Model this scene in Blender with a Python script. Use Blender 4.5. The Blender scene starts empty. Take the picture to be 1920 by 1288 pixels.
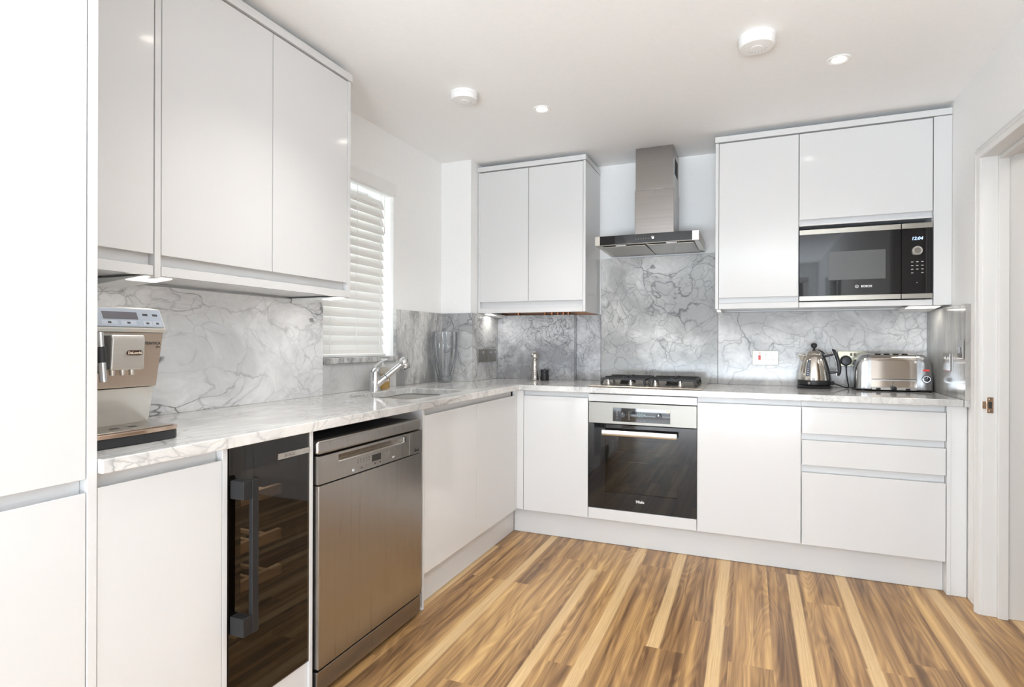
import bpy, bmesh, math, random
from mathutils import Vector, Matrix
random.seed(7)
C = bpy.context.scene.collection
PI = math.pi

# ------------------------------------------------------------------ camera
cam_d = bpy.data.cameras.new('camera'); cam = bpy.data.objects.new('camera', cam_d); C.objects.link(cam)
F_PX, V0, YAW, ROLL = 1072.38, 641.79, 0.3959, 0.0032
cam_d.sensor_width = 36.0; cam_d.lens = F_PX / 1920 * 36.0
cam_d.shift_y = (V0 - 644.0) / 1920
cam_d.clip_start = 0.05
cam.matrix_world = (Matrix.Translation((1.3105, -3.2222, 1.1637)) @ Matrix.Rotation(YAW, 4, 'Z')
                    @ Matrix.Rotation(PI/2, 4, 'X') @ Matrix.Rotation(ROLL, 4, 'Z'))
bpy.context.scene.camera = cam

# ------------------------------------------------------------------ world, large lights, exposure
sc = bpy.context.scene
w = bpy.data.worlds.new('daylight'); sc.world = w; w.use_nodes = True
bg = w.node_tree.nodes['Background']; bg.inputs[0].default_value = (0.86, 0.93, 1.0, 1); bg.inputs[1].default_value = .6
vs = sc.view_settings; vs.view_transform = 'Standard'; vs.look = 'None'; vs.gamma = 1.0; vs.use_curve_mapping = False
vs.exposure = 0.32
sc.cycles.max_bounces = 12; sc.cycles.diffuse_bounces = 6; sc.cycles.glossy_bounces = 6
sc.cycles.transparent_max_bounces = 12; sc.cycles.transmission_bounces = 8
sc.cycles.sample_clamp_indirect = 6.0
sc.cycles.caustics_reflective = False; sc.cycles.caustics_refractive = False
sc.cycles.use_denoising = True

def area(name, loc, rot, sx, sy, power, col, spread=PI):
    l = bpy.data.lights.new(name, 'AREA'); l.shape = 'RECTANGLE'; l.size = sx; l.size_y = sy
    l.energy = power; l.color = col; l.spread = spread
    o = bpy.data.objects.new(name, l); o.location = loc; o.rotation_euler = rot; C.objects.link(o); return o
# added fill lamp, unseen outside the rear doors, aimed up at the ceiling
area('rear_fill', (0.85, -6.35, 0.2), (math.radians(150), 0, 0), 3.2, 1.6, 440, (0.80, 0.90, 1.0))
# added unseen lamp behind the camera, brightening the room off the ceiling
area('ceiling_fill', (1.6, -4.7, 1.2), (PI, 0, 0), 1.0, 1.0, 26, (0.76, 0.88, 1.0))
# daylight outside the kitchen window behind the blind
area('kitchen_window_daylight', (-1.05, -0.73, 1.6), (0, -PI/2, 0), 1.1, 0.8, 9, (0.95, 0.98, 1.0))
# added fill lamp for the hall beyond the doorway
area('hall_fill', (2.95, -0.8, 2.3), (0, 0, 0), 0.5, 0.8, 5, (1.0, 0.95, 0.88))

# ------------------------------------------------------------------ materials
MATS = {}
def mat(name, col=(.8, .8, .8), rough=.5, metal=0., spec=.5, coat=0., emis=None, estr=0., trans=0., ior=1.45, aniso=0.):
    if name in MATS: return MATS[name]
    m = bpy.data.materials.new(name); m.use_nodes = True
    b = m.node_tree.nodes['Principled BSDF']
    b.inputs['Base Color'].default_value = (*col, 1); b.inputs['Roughness'].default_value = rough
    b.inputs['Metallic'].default_value = metal; b.inputs['Specular IOR Level'].default_value = spec
    b.inputs['Coat Weight'].default_value = coat; b.inputs['Coat Roughness'].default_value = .04
    b.inputs['Transmission Weight'].default_value = trans; b.inputs['IOR'].default_value = ior
    b.inputs['Anisotropic'].default_value = aniso
    if emis: b.inputs['Emission Color'].default_value = (*emis, 1); b.inputs['Emission Strength'].default_value = estr
    MATS[name] = m; return m
def N(m, t, **kw):
    n = m.node_tree.nodes.new(t)
    for k, v in kw.items(): setattr(n, k, v)
    return n
def L(m, a, b): m.node_tree.links.new(a, b)
def subtle(m, scale=(30, 30, 30), amt=.03, bump=0., rough=None):
    """small procedural variation of base colour / bump"""
    b = m.node_tree.nodes['Principled BSDF']; col = b.inputs['Base Color'].default_value[:]
    g = N(m, 'ShaderNodeNewGeometry'); mp = N(m, 'ShaderNodeMapping'); mp.inputs['Scale'].default_value = scale
    L(m, g.outputs['Position'], mp.inputs['Vector'])
    n = N(m, 'ShaderNodeTexNoise'); n.inputs['Scale'].default_value = 1; n.inputs['Detail'].default_value = 4
    L(m, mp.outputs[0], n.inputs['Vector'])
    r = N(m, 'ShaderNodeValToRGB'); r.color_ramp.elements[0].position = .3; r.color_ramp.elements[1].position = .7
    r.color_ramp.elements[0].color = (*[c*(1-amt) for c in col[:3]], 1); r.color_ramp.elements[1].color = (*[min(1, c*(1+amt)) for c in col[:3]], 1)
    L(m, n.outputs['Fac'], r.inputs[0]); L(m, r.outputs[0], b.inputs['Base Color'])
    if bump:
        bp = N(m, 'ShaderNodeBump'); bp.inputs['Strength'].default_value = bump; bp.inputs['Distance'].default_value = .002
        L(m, n.outputs['Fac'], bp.inputs['Height']); L(m, bp.outputs[0], b.inputs['Normal'])
    if rough:
        mr = N(m, 'ShaderNodeMapRange'); mr.inputs['To Min'].default_value = rough[0]; mr.inputs['To Max'].default_value = rough[1]
        L(m, n.outputs['Fac'], mr.inputs['Value']); L(m, mr.outputs[0], b.inputs['Roughness'])
    return m

M_WALL = subtle(mat('wall_paint', (.92, .92, .91), .6), (60, 60, 60), .01, .05)
M_CEIL = subtle(mat('ceiling_paint', (.93, .93, .925), .7), (60, 60, 60), .01, .05)
M_GLOSS = subtle(mat('white_gloss_lacquer', (.70, .70, .70), .10, spec=.5), (3, 3, 3), .006)
M_RAIL = subtle(mat('white_rail', (.72, .72, .72), .3), (3, 3, 3), .006)
M_TRIM = subtle(mat('painted_woodwork', (.74, .735, .72), .25), (20, 20, 4), .01)
M_STEEL = subtle(mat('brushed_steel', (.60, .57, .53), .28, 1.), (2, 2, 260), .05, rough=(.22, .34))
M_STEELH = subtle(mat('brushed_steel_horizontal', (.56, .52, .47), .30, 1.), (3, 3, 300), .04, rough=(.26, .36))
M_DW = subtle(mat('dishwasher_steel', (.40, .375, .345), .30, 1.), (260, 260, 2), .04, rough=(.25, .33))
M_CHROME = subtle(mat('chrome', (.66, .66, .67), .06, 1.), (8, 8, 8), .01)
M_BLACK = subtle(mat('black_plastic', (.022, .022, .024), .35), (50, 50, 50), .05)
M_BGLASS = subtle(mat('black_glass', (.012, .012, .013), .03, spec=.6), (2, 2, 2), .02)
M_IRON = subtle(mat('cast_iron', (.028, .028, .030), .55), (120, 120, 120), .15, .3)
M_ANTH = subtle(mat('anthracite_metal', (.012, .012, .013), .55, .0), (50, 50, 50), .05)
M_DARK = subtle(mat('dark_interior', (.03, .028, .026), .6), (9, 9, 9), .05)
M_WPLAST = subtle(mat('white_plastic', (.86, .86, .85), .35), (30, 30, 30), .01)
M_COPPER = subtle(mat('copper', (.80, .38, .20), .25, 1.), (40, 40, 40), .1)
M_TIMBER = subtle(mat('raw_timber', (.38, .20, .12), .6), (8, 40, 40), .2)
M_SHELF = subtle(mat('pale_beech', (.62, .50, .36), .5), (10, 10, 80), .12)
M_GREYWIN = subtle(mat('grey_mesh_window', (.10, .102, .102), .25), (400, 400, 400), .15)
M_LED = mat('lamp_glow', (1, 1, 1), .5, emis=(1.0, .93, .82), estr=14)
M_LED2 = mat('strip_glow', (1, 1, 1), .5, emis=(1.0, .97, .92), estr=1.1)
M_DIGIT = mat('blue_digits', (0, 0, 0), .5, emis=(.45, .65, 1.0), estr=1.6)
M_DIGITW = mat('grey_digits', (0, 0, 0), .5, emis=(.55, .75, .80), estr=.5)
M_PRINT = subtle(mat('dark_print', (.03, .03, .03), .5), (9, 9, 9), .05)
M_PRINTL = subtle(mat('pale_print', (.62, .62, .62), .5), (9, 9, 9), .05)
M_RED = mat('red_rocker', (.55, .03, .025), .3, emis=(.8, .03, .02), estr=.15)
M_SATIN = subtle(mat('satin_socket_metal', (.44, .42, .33), .32, 1.), (4, 4, 150), .05)
M_SOCKET = subtle(mat('dark_socket_metal', (.30, .285, .26), .35, 1.), (4, 4, 150), .05)

M_PLATE = subtle(mat('polished_plate', (.45, .43, .41), .18, 1.), (4, 4, 60), .03)
M_FASCIA = subtle(mat('fascia_steel', (.42, .395, .35), .30, 1.), (2, 2, 260), .04)
def glassy(name, tint, fac_t=.8, ior=1.5, rough=.0):
    m = bpy.data.materials.new(name); m.use_nodes = True; nt = m.node_tree; nt.nodes.clear()
    o = N(m, 'ShaderNodeOutputMaterial'); t = N(m, 'ShaderNodeBsdfTransparent'); t.inputs[0].default_value = (*tint, 1)
    g = N(m, 'ShaderNodeBsdfGlossy'); g.inputs['Roughness'].default_value = max(rough, .02); g.inputs[0].default_value = (1, 1, 1, 1)
    fr = N(m, 'ShaderNodeFresnel'); fr.inputs[0].default_value = ior
    gb = N(m, 'ShaderNodeNewGeometry'); om = N(m, 'ShaderNodeMath', operation='SUBTRACT'); om.inputs[0].default_value = 1; L(m, gb.outputs['Backfacing'], om.inputs[1])
    fm = N(m, 'ShaderNodeMath', operation='MULTIPLY'); L(m, fr.outputs[0], fm.inputs[0]); L(m, om.outputs[0], fm.inputs[1])
    mx = N(m, 'ShaderNodeMixShader'); L(m, fm.outputs[0], mx.inputs[0]); L(m, t.outputs[0], mx.inputs[1]); L(m, g.outputs[0], mx.inputs[2])
    L(m, mx.outputs[0], o.inputs[0]); return m
M_TINT = glassy('tinted_glass', (.52, .47, .42), ior=1.55)
M_OVENG = glassy('oven_glass', (.42, .45, .42), ior=1.6)
M_PANE = glassy('window_glass', (.95, .97, .97))
M_CRYSTAL = glassy('clear_crystal', (.95, .96, .97), ior=1.75)
_t = [n for n in M_CRYSTAL.node_tree.nodes if n.type == 'BSDF_TRANSPARENT'][0]
_lw = N(M_CRYSTAL, 'ShaderNodeLayerWeight'); _lw.inputs[0].default_value = .35
_rp = N(M_CRYSTAL, 'ShaderNodeValToRGB'); _rp.color_ramp.elements[0].color = (.97, .975, .98, 1); _rp.color_ramp.elements[0].position = .25
_rp.color_ramp.elements[1].color = (.36, .39, .43, 1); _rp.color_ramp.elements[1].position = .85
L(M_CRYSTAL, _lw.outputs['Facing'], _rp.inputs[0]); L(M_CRYSTAL, _rp.outputs[0], _t.inputs[0])
M_BOTTLE = glassy('clear_bottle', (.97, .94, .88), ior=1.4)
M_SOAP = mat('amber_liquid', (.72, .46, .14), .15, trans=.35, ior=1.33)

def marble(name, seed=(0, 0, 0), scale=1., light=(.66, .66, .665), mid=(.40, .40, .41), vein=(.11, .11, .115),
           cloud=.5, veins=.8, stretch=(1, 1, 1), fine=.5, rot=(0, 0, 0), rough=.15):
    light = tuple(min(.9, c*1.06) for c in light)
    m = bpy.data.materials.new(name); m.use_nodes = True; b = m.node_tree.nodes['Principled BSDF']
    b.inputs['Roughness'].default_value = rough; b.inputs['Specular IOR Level'].default_value = .5
    g = N(m, 'ShaderNodeNewGeometry'); mp = N(m, 'ShaderNodeMapping')
    mp.inputs['Location'].default_value = seed; mp.inputs['Scale'].default_value = [s*scale for s in stretch]; mp.inputs['Rotation'].default_value = rot
    L(m, g.outputs['Position'], mp.inputs['Vector'])
    def disp(src, sc1, det, amt):
        nd = N(m, 'ShaderNodeTexNoise'); nd.inputs['Scale'].default_value = sc1; nd.inputs['Detail'].default_value = det; nd.inputs['Roughness'].default_value = .5
        L(m, src, nd.inputs['Vector'])
        sub = N(m, 'ShaderNodeVectorMath', operation='SUBTRACT'); sub.inputs[1].default_value = (.5, .5, .5); L(m, nd.outputs['Color'], sub.inputs[0])
        vm = N(m, 'ShaderNodeVectorMath', operation='SCALE'); vm.inputs['Scale'].default_value = amt; L(m, sub.outputs[0], vm.inputs[0])
        add = N(m, 'ShaderNodeVectorMath', operation='ADD'); L(m, src, add.inputs[0]); L(m, vm.outputs[0], add.inputs[1]); return add.outputs[0]
    P1 = disp(disp(mp.outputs[0], 2.2, 2, .36), 9., 6, .11)
    def noise(scale, det, off, src=None, rg=.6, dist=0.):
        ad = N(m, 'ShaderNodeVectorMath', operation='ADD'); ad.inputs[1].default_value = off; L(m, src or P1, ad.inputs[0])
        n_ = N(m, 'ShaderNodeTexNoise'); n_.inputs['Scale'].default_value = scale; n_.inputs['Detail'].default_value = det; n_.inputs['Roughness'].default_value = rg; n_.inputs['Distortion'].default_value = dist
        L(m, ad.outputs[0], n_.inputs['Vector']); return n_.outputs['Fac']
    def rng(v, a0, a1, b0, b1):
        n_ = N(m, 'ShaderNodeMapRange'); n_.inputs['From Min'].default_value = a0; n_.inputs['From Max'].default_value = a1
        n_.inputs['To Min'].default_value = b0; n_.inputs['To Max'].default_value = b1; L(m, v, n_.inputs['Value']); return n_.outputs[0]
    def mul(x, y):
        n_ = N(m, 'ShaderNodeMath', operation='MULTIPLY', use_clamp=True); L(m, x, n_.inputs[0])
        if isinstance(y, (int, float)): n_.inputs[1].default_value = y
        else: L(m, y, n_.inputs[1])
        return n_.outputs[0]
    def mixc(fac, c0, c1):
        n_ = N(m, 'ShaderNodeMix', data_type='RGBA'); L(m, fac, n_.inputs[0])
        L(m, c0, n_.inputs[6])
        if isinstance(c1, tuple): n_.inputs[7].default_value = (*c1, 1)
        else: L(m, c1, n_.inputs[7])
        return n_.outputs[2]
    # pale ground with drifting grey clouds and a fine crystalline mottle
    r1 = N(m, 'ShaderNodeValToRGB'); e = r1.color_ramp.elements
    e[0].position = .43; e[0].color = (*[(mid[i]*.85)*cloud+light[i]*(1-cloud) for i in range(3)], 1); e[1].position = .60; e[1].color = (*light, 1)
    L(m, noise(1.9, 8, (0, 0, 0), rg=.58), r1.inputs[0]); last = r1.outputs[0]
    last = mixc(mul(rng(noise(22., 6, (3, 1, 2), rg=.7), .44, .70, 0, 1), cloud*.55), last, mid)
    for k, (vs_, wdt, st, msk) in enumerate(((2.9, .0125, veins, 1.6), (6.8, .017, veins*fine*.9, 2.3), (16.0, .030, veins*fine*.8, 3.0))):
        v = N(m, 'ShaderNodeTexVoronoi', feature='DISTANCE_TO_EDGE'); v.inputs['Scale'].default_value = vs_; L(m, P1, v.inputs['Vector'])
        msk_ = rng(noise(msk, 4, (k*7.3+3, 1.7*k, 4.1), src=mp.outputs[0]), .44, .60, .03 if k else .12, 1)
        halo = mul(mul(rng(v.outputs['Distance'], 0, wdt*7, 1, 0), msk_), st*.30)
        last = mixc(halo, last, mid)
        thin = mul(mul(rng(v.outputs['Distance'], 0, wdt*(1+k*.4), 1, 0), msk_), st)
        last = mixc(thin, last, vein)
    L(m, last, b.inputs['Base Color']); return m

MB_LEFT = marble('marble_left_slab', (3.1, 1.2, .4), .9, light=(.86, .86, .865), mid=(.50, .50, .515), cloud=.5, veins=.9, stretch=(1, .8, 1.25), fine=.55)
MB_SILL = marble('marble_window_slab', (1.1, 7.2, 2.4), .8, light=(.66, .665, .66), mid=(.48, .48, .48), cloud=.5, veins=.35)
MB_WALLR = marble('marble_streaked_slab', (5.1, 2.2, 8.4), 1.1, light=(.68, .675, .655), mid=(.22, .22, .225), cloud=.8, veins=.7, fine=1., stretch=(1, 2.6, 1.0), rot=(.5, 0, 0))
MB_COL = marble('marble_column_slab', (9.1, 4.2, 3.4), 1.4, light=(.68, .68, .67), mid=(.33, .33, .34), cloud=.75, veins=.95, fine=1.)
MB_BOX = marble('marble_pebbled_slab', (2.3, 9.2, 6.4), 1.8, light=(.66, .66, .67), mid=(.31, .31, .325), cloud=.85, veins=.75, fine=1.25)
MB_HOB = marble('marble_hob_slab', (7.7, 3.2, 1.4), .95, light=(.82, .815, .79), mid=(.36, .36, .355), cloud=.75, veins=.9, fine=.75)
MB_BACK = marble('marble_back_slab', (.7, 6.2, 5.1), .95, light=(.84, .835, .825), mid=(.42, .42, .43), cloud=.7, veins=.75, fine=.6)
MB_RIGHT = marble('marble_banded_slab', (4.7, .2, 2.1), 1.2, light=(.56, .55, .52), mid=(.30, .29, .28), cloud=.7, veins=.35, stretch=(1, 2.6, .45))
MB_TOP = marble('marble_worktop', (6.2, 5.2, .1), .95, light=(.78, .77, .745), mid=(.44, .435, .43), cloud=.65, veins=.6, fine=.6, stretch=(1.5, .7, 1), rough=.07)

# ------------------------------------------------------------------ mesh helpers
class MB:
    def __init__(s): s.bm = bmesh.new()
    def box(s, x0, x1, y0, y1, z0, z1):
        vs_ = [s.bm.verts.new(p) for p in ((x0,y0,z0),(x1,y0,z0),(x1,y1,z0),(x0,y1,z0),(x0,y0,z1),(x1,y0,z1),(x1,y1,z1),(x0,y1,z1))]
        for f in ((0,3,2,1),(4,5,6,7),(0,1,5,4),(1,2,6,5),(2,3,7,6),(3,0,4,7)): s.bm.faces.new([vs_[i] for i in f])
        return s
    def prism(s, pts, a, b, axis='x'):
        """pts: 2D polygon; x-> (y,z), y-> (x,z), z-> (x,y); extruded from a to b along axis"""
        def P(p, t): return {'x': (t, p[0], p[1]), 'y': (p[0], t, p[1]), 'z': (p[0], p[1], t)}[axis]
        A = [s.bm.verts.new(P(p, a)) for p in pts]; B = [s.bm.verts.new(P(p, b)) for p in pts]; n = len(pts)
        fs = [s.bm.faces.new(A), s.bm.faces.new(B[::-1])]
        for i in range(n): fs.append(s.bm.faces.new((A[i], B[i], B[(i+1) % n], A[(i+1) % n])))
        bmesh.ops.recalc_face_normals(s.bm, faces=fs); return s
    def cyl(s, p0, p1, r0, r1=None, n=24, cap=True):
        r1 = r0 if r1 is None else r1
        p0, p1 = Vector(p0), Vector(p1); d = (p1-p0).normalized()
        u = d.orthogonal().normalized(); v = d.cross(u)
        A = [s.bm.verts.new(p0+(u*math.cos(2*PI*i/n)+v*math.sin(2*PI*i/n))*r0) for i in range(n)]
        B = [s.bm.verts.new(p1+(u*math.cos(2*PI*i/n)+v*math.sin(2*PI*i/n))*r1) for i in range(n)]
        for i in range(n): s.bm.faces.new((A[i], A[(i+1) % n], B[(i+1) % n], B[i]))
        if cap: s.bm.faces.new(A[::-1]); s.bm.faces.new(B)
        return s
    def lathe(s, c, prof, n=40, axis='z', rf=None):
        """prof: list of (r, h) from bottom to top"""
        rings = []
        for r, h in prof:
            ring = []
            for i in range(n):
                a = 2*PI*i/n; rr = max(r, 1e-5)*(rf(a, h) if rf else 1)
                x, y = rr*math.cos(a), rr*math.sin(a)
                p = {'z': (x, y, h), 'y': (x, -h, y), 'x': (h, x, y), '-z': (x, -y, -h)}[axis]
                ring.append(s.bm.verts.new((c[0]+p[0], c[1]+p[1], c[2]+p[2])))
            rings.append(ring)
        for a, b in zip(rings, rings[1:]):
            for i in range(n): s.bm.faces.new((a[i], a[(i+1) % n], b[(i+1) % n], b[i]))
        if prof[0][0] > 1e-4: s.bm.faces.new(rings[0][::-1])
        if prof[-1][0] > 1e-4: s.bm.faces.new(rings[-1])
        bmesh.ops.remove_doubles(s.bm, verts=s.bm.verts, dist=2e-5)
        return s
    def tube(s, pts, r, n=12, radii=None, close=False):
        pts = [Vector(p) for p in pts]; rings = []; m_ = len(pts); up = None
        for i, p in enumerate(pts):
            d = (pts[min(i+1, m_-1)]-pts[max(i-1, 0)]).normalized()
            if up is None: up = d.orthogonal().normalized()
            up = (up-d*up.dot(d)).normalized(); v = d.cross(up); rr = radii[i] if radii else r
            rings.append([s.bm.verts.new(p+(up*math.cos(2*PI*k/n)+v*math.sin(2*PI*k/n))*rr) for k in range(n)])
        for a, b in zip(rings, rings[1:]):
            for i in range(n): s.bm.faces.new((a[i], a[(i+1) % n], b[(i+1) % n], b[i]))
        s.bm.faces.new(rings[0][::-1]); s.bm.faces.new(rings[-1]); return s
    def loft(s, rings, cap=True):
        R = [[s.bm.verts.new(p) for p in r] for r in rings]; n = len(R[0])
        for a, b in zip(R, R[1:]):
            for i in range(n): s.bm.faces.new((a[i], a[(i+1) % n], b[(i+1) % n], b[i]))
        if cap: s.bm.faces.new(R[0][::-1]); s.bm.faces.new(R[-1])
        bmesh.ops.recalc_face_normals(s.bm, faces=s.bm.faces); return s
    def build(s, name, material, parent=None, bevel=0., seg=2, smooth=False, origin=None, label=None):
        me = bpy.data.meshes.new(name); bm = s.bm
        if origin is None:
            if parent is not None: origin = Vector((0, 0, 0))
            else:
                xs = [v.co for v in bm.verts]
                origin = Vector(((min(v.x for v in xs)+max(v.x for v in xs))/2, (min(v.y for v in xs)+max(v.y for v in xs))/2, min(v.z for v in xs)))
        off = Vector(origin)
        if parent is not None:
            off = Vector((0, 0, 0)); q = parent
            while q is not None: off += q.location; q = q.parent
        for v in bm.verts: v.co -= off
        bm.to_mesh(me); bm.free(); me.materials.append(material)
        o = bpy.data.objects.new(name, me); C.objects.link(o)
        if parent is not None: o.parent = parent
        else: o.location = off
        if smooth:
            for p in me.polygons: p.use_smooth = True
            md = o.modifiers.new('es', 'EDGE_SPLIT'); md.split_angle = math.radians(38)
        if bevel:
            md = o.modifiers.new('bv', 'BEVEL'); md.width = bevel; md.segments = seg; md.limit_method = 'ANGLE'; md.angle_limit = math.radians(40)
            if not smooth:
                md.harden_normals = True
                for p in me.polygons: p.use_smooth = True
        if label: o['label'] = label
        return o
def B(*a): return MB().box(*a)
def thing(name, label, cat, loc, group=None):
    o = bpy.data.objects.new(name, None); C.objects.link(o); o.location = loc; o.empty_display_size = .05
    o['label'] = label; o['category'] = cat
    if group: o['group'] = group
    return o
def tag(o, label, cat, group=None):
    o['label'] = label; o['category'] = cat
    if group: o['group'] = group
    return o
def struct(o): o['kind'] = 'structure'; return o
def dup(root, loc, label=None):
    r = root.copy(); C.objects.link(r); r.location = loc
    if label: r['label'] = label
    for ch in list(root.children):
        c = ch.copy(); C.objects.link(c); c.parent = r
        for g in ch.children:
            d = g.copy(); C.objects.link(d); d.parent = c
    return r
def text(name, s, size, pos, facing, m, parent, bold=0., ext=.0004, align='CENTER', sx=1., shear=0., label=None):
    """facing: '-y' back run, '+x' left run, '-x' right wall"""
    cu = bpy.data.curves.new(name, 'FONT'); cu.body = s; cu.size = size; cu.extrude = ext; cu.offset = bold; cu.align_x = align; cu.shear = shear
    cu.resolution_u = 2
    t = bpy.data.objects.new(name, cu); C.objects.link(t)
    dg = bpy.context.evaluated_depsgraph_get(); dg.update()
    me = bpy.data.meshes.new_from_object(t.evaluated_get(dg)); C.objects.unlink(t); bpy.data.objects.remove(t)
    rz = {'-y': 0, '+x': PI/2, '-x': -PI/2}[facing]
    off = Vector((0, 0, 0)); q = parent
    while q is not None: off += q.location; q = q.parent
    me.transform(Matrix.Translation(Vector(pos)-off) @ Matrix.Rotation(rz, 4, 'Z') @ Matrix.Rotation(PI/2, 4, 'X') @ Matrix.Diagonal((sx, 1, 1, 1)))
    me.materials.clear(); me.materials.append(m)
    o = bpy.data.objects.new(name, me); C.objects.link(o); o.parent = parent
    if label: o['label'] = label
    return o

# ------------------------------------------------------------------ room shell
ZC = 2.36          # ceiling
XL, YB, XR = -.606, .60, 2.228
REAR = -5.9
# floor built of boards, pitch .151 m, each face carries its own random numbers
def build_floor():
    bm = bmesh.new(); uvl = bm.loops.layers.uv.new('board'); ca = bm.loops.layers.float_color.new('tone')
    X0, X1 = -.62, 3.9
    seams = {8: -.985, 10: -.332, 11: -.843, 12: -.742, 7: -.712, 1: -.653, 2: -.265, 5: -.19, 4: -1.24}
    rnd = random.Random(11)
    i0 = int(math.floor((X0-.028)/.151)); i1 = int(math.ceil((X1-.028)/.151))
    sap = {1: (.12, .42, 1.), 4: (.72, .98, 1.), 7: (.50, .98, .9), 11: (.0, .28, 1.), 13: (.60, .95, .9), 15: (.2, .5, .8)}
    for i in range(i0, i1):
        xa, xb = max(X0, .028+i*.151), min(X1, .028+(i+1)*.151)
        s0 = seams.get(i, rnd.uniform(-1.2, 0)); ln = 1.22
        y = s0
        while y > REAR: y -= ln
        while y < .62:
            ya, yb = max(y, REAR), min(y+ln, .62)
            if yb > ya:
                vs_ = [bm.verts.new(p) for p in ((xa, ya, 0), (xb, ya, 0), (xb, yb, 0), (xa, yb, 0))]
                f = bm.faces.new(vs_)
                r1, r2 = rnd.random(), rnd.random()
                if rnd.random() < .10: r3 = rnd.uniform(.0, 1.)
                else: r3 = -1
                if i in sap and abs(y-s0) < 1.5 and rnd.random() < .85: r3 = (sap[i][0]+sap[i][1])/2
                for lp, (u, v) in zip(f.loops, ((0, ya), (1, ya), (1, yb), (0, yb))):
                    lp[uvl].uv = (u, v); lp[ca] = (r1, r2, max(r3, 0), 1)
            y += ln
    me = bpy.data.meshes.new('floor'); bm.to_mesh(me); bm.free()
    m = bpy.data.materials.new('wood_boards'); m.use_nodes = True; b = m.node_tree.nodes['Principled BSDF']
    b.inputs['Roughness'].default_value = .33
    uv = N(m, 'ShaderNodeUVMap', uv_map='board'); at = N(m, 'ShaderNodeVertexColor', layer_name='tone')
    sp = N(m, 'ShaderNodeSeparateXYZ'); L(m, uv.outputs[0], sp.inputs[0])
    sc_ = N(m, 'ShaderNodeSeparateColor'); L(m, at.outputs['Color'], sc_.inputs[0])
    def math_(op, a, b_=None, c_=None, clamp=False):
        n = N(m, 'ShaderNodeMath', operation=op, use_clamp=clamp)
        for k, v in enumerate((a, b_, c_)):
            if v is None: continue
            if isinstance(v, (int, float)): n.inputs[k].default_value = v
            else: L(m, v, n.inputs[k])
        return n.outputs[0]
    u, v = sp.outputs[0], sp.outputs[1]; r1, r2, r3 = sc_.outputs[0], sc_.outputs[1], sc_.outputs[2]
    uo = math_('MULTIPLY_ADD', r1, 40., math_('MULTIPLY', u, .151)); vo = math_('MULTIPLY_ADD', r2, 30., v)
    cb = N(m, 'ShaderNodeCombineXYZ'); L(m, math_('MULTIPLY', uo, 30.), cb.inputs[0]); L(m, math_('MULTIPLY', vo, .8), cb.inputs[1])
    ng = N(m, 'ShaderNodeTexNoise'); ng.inputs['Scale'].default_value = 1.; ng.inputs['Detail'].default_value = 4; ng.inputs['Distortion'].default_value = .25
    L(m, cb.outputs[0], ng.inputs['Vector'])
    cb2 = N(m, 'ShaderNodeCombineXYZ'); L(m, math_('MULTIPLY', uo, 260.), cb2.inputs[0]); L(m, math_('MULTIPLY', vo, 3.), cb2.inputs[1])
    nf = N(m, 'ShaderNodeTexNoise'); nf.inputs['Scale'].default_value = 1.; nf.inputs['Detail'].default_value = 5; nf.inputs['Roughness'].default_value = .7
    L(m, cb2.outputs[0], nf.inputs['Vector'])
    # cathedral rings
    cb3 = N(m, 'ShaderNodeCombineXYZ'); L(m, math_('MULTIPLY', uo, 9.), cb3.inputs[0]); L(m, math_('MULTIPLY', vo, .9), cb3.inputs[1])
    nr = N(m, 'ShaderNodeTexNoise'); nr.inputs['Scale'].default_value = 1.; nr.inputs['Detail'].default_value = 1.5; nr.inputs['Distortion'].default_value = .8
    L(m, cb3.outputs[0], nr.inputs['Vector'])
    ring = math_('SINE', math_('MULTIPLY', nr.outputs['Fac'], 75.))
    ring = math_('MULTIPLY_ADD', ring, .5, .5)
    t = math_('MULTIPLY_ADD', ng.outputs['Fac'], 1.25, -.24)
    t = math_('MULTIPLY_ADD', nf.outputs['Fac'], .50, math_('SUBTRACT', t, .25))
    t = math_('MULTIPLY_ADD', ring, .13, t)
    t = math_('MULTIPLY_ADD', r1, .20, math_('SUBTRACT', t, .10))
    ramp = N(m, 'ShaderNodeValToRGB'); e = ramp.color_ramp.elements
    e[0].position = .14; e[0].color = (.115, .056, .022, 1); e[1].position = .84; e[1].color = (.70, .455, .19, 1)
    q = e.new(.36); q.color = (.27, .147, .060, 1); q = e.new(.58); q.color = (.46, .268, .106, 1)
    L(m, t, ramp.inputs[0])
    # pale sapwood stripe, one per chosen board
    wob = math_('MULTIPLY_ADD', ng.outputs['Fac'], .16, -.08)
    du = math_('ABSOLUTE', math_('SUBTRACT', math_('ADD', u, wob), math_('MULTIPLY_ADD', r3, .8, .1)))
    st = N(m, 'ShaderNodeMapRange'); st.inputs['From Min'].default_value = .135; st.inputs['From Max'].default_value = .175
    st.inputs['To Min'].default_value = 1; st.inputs['To Max'].default_value = 0; L(m, du, st.inputs['Value'])
    on = math_('GREATER_THAN', r3, .02)
    sfac = math_('MULTIPLY', math_('MULTIPLY', st.outputs[0], on), .85)
    sap_r = N(m, 'ShaderNodeValToRGB'); sap_r.color_ramp.elements[0].color = (.46, .285, .12, 1); sap_r.color_ramp.elements[1].color = (.76, .54, .28, 1); sap_r.color_ramp.elements[0].position = .25; sap_r.color_ramp.elements[1].position = .62
    L(m, nf.outputs['Fac'], sap_r.inputs[0])
    mx = N(m, 'ShaderNodeMix', data_type='RGBA'); L(m, sfac, mx.inputs[0]); L(m, ramp.outputs[0], mx.inputs[6]); L(m, sap_r.outputs[0], mx.inputs[7])
    # joint lines
    eu = math_('MINIMUM', u, math_('SUBTRACT', 1., u)); jn = math_('LESS_THAN', eu, .006)
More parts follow.
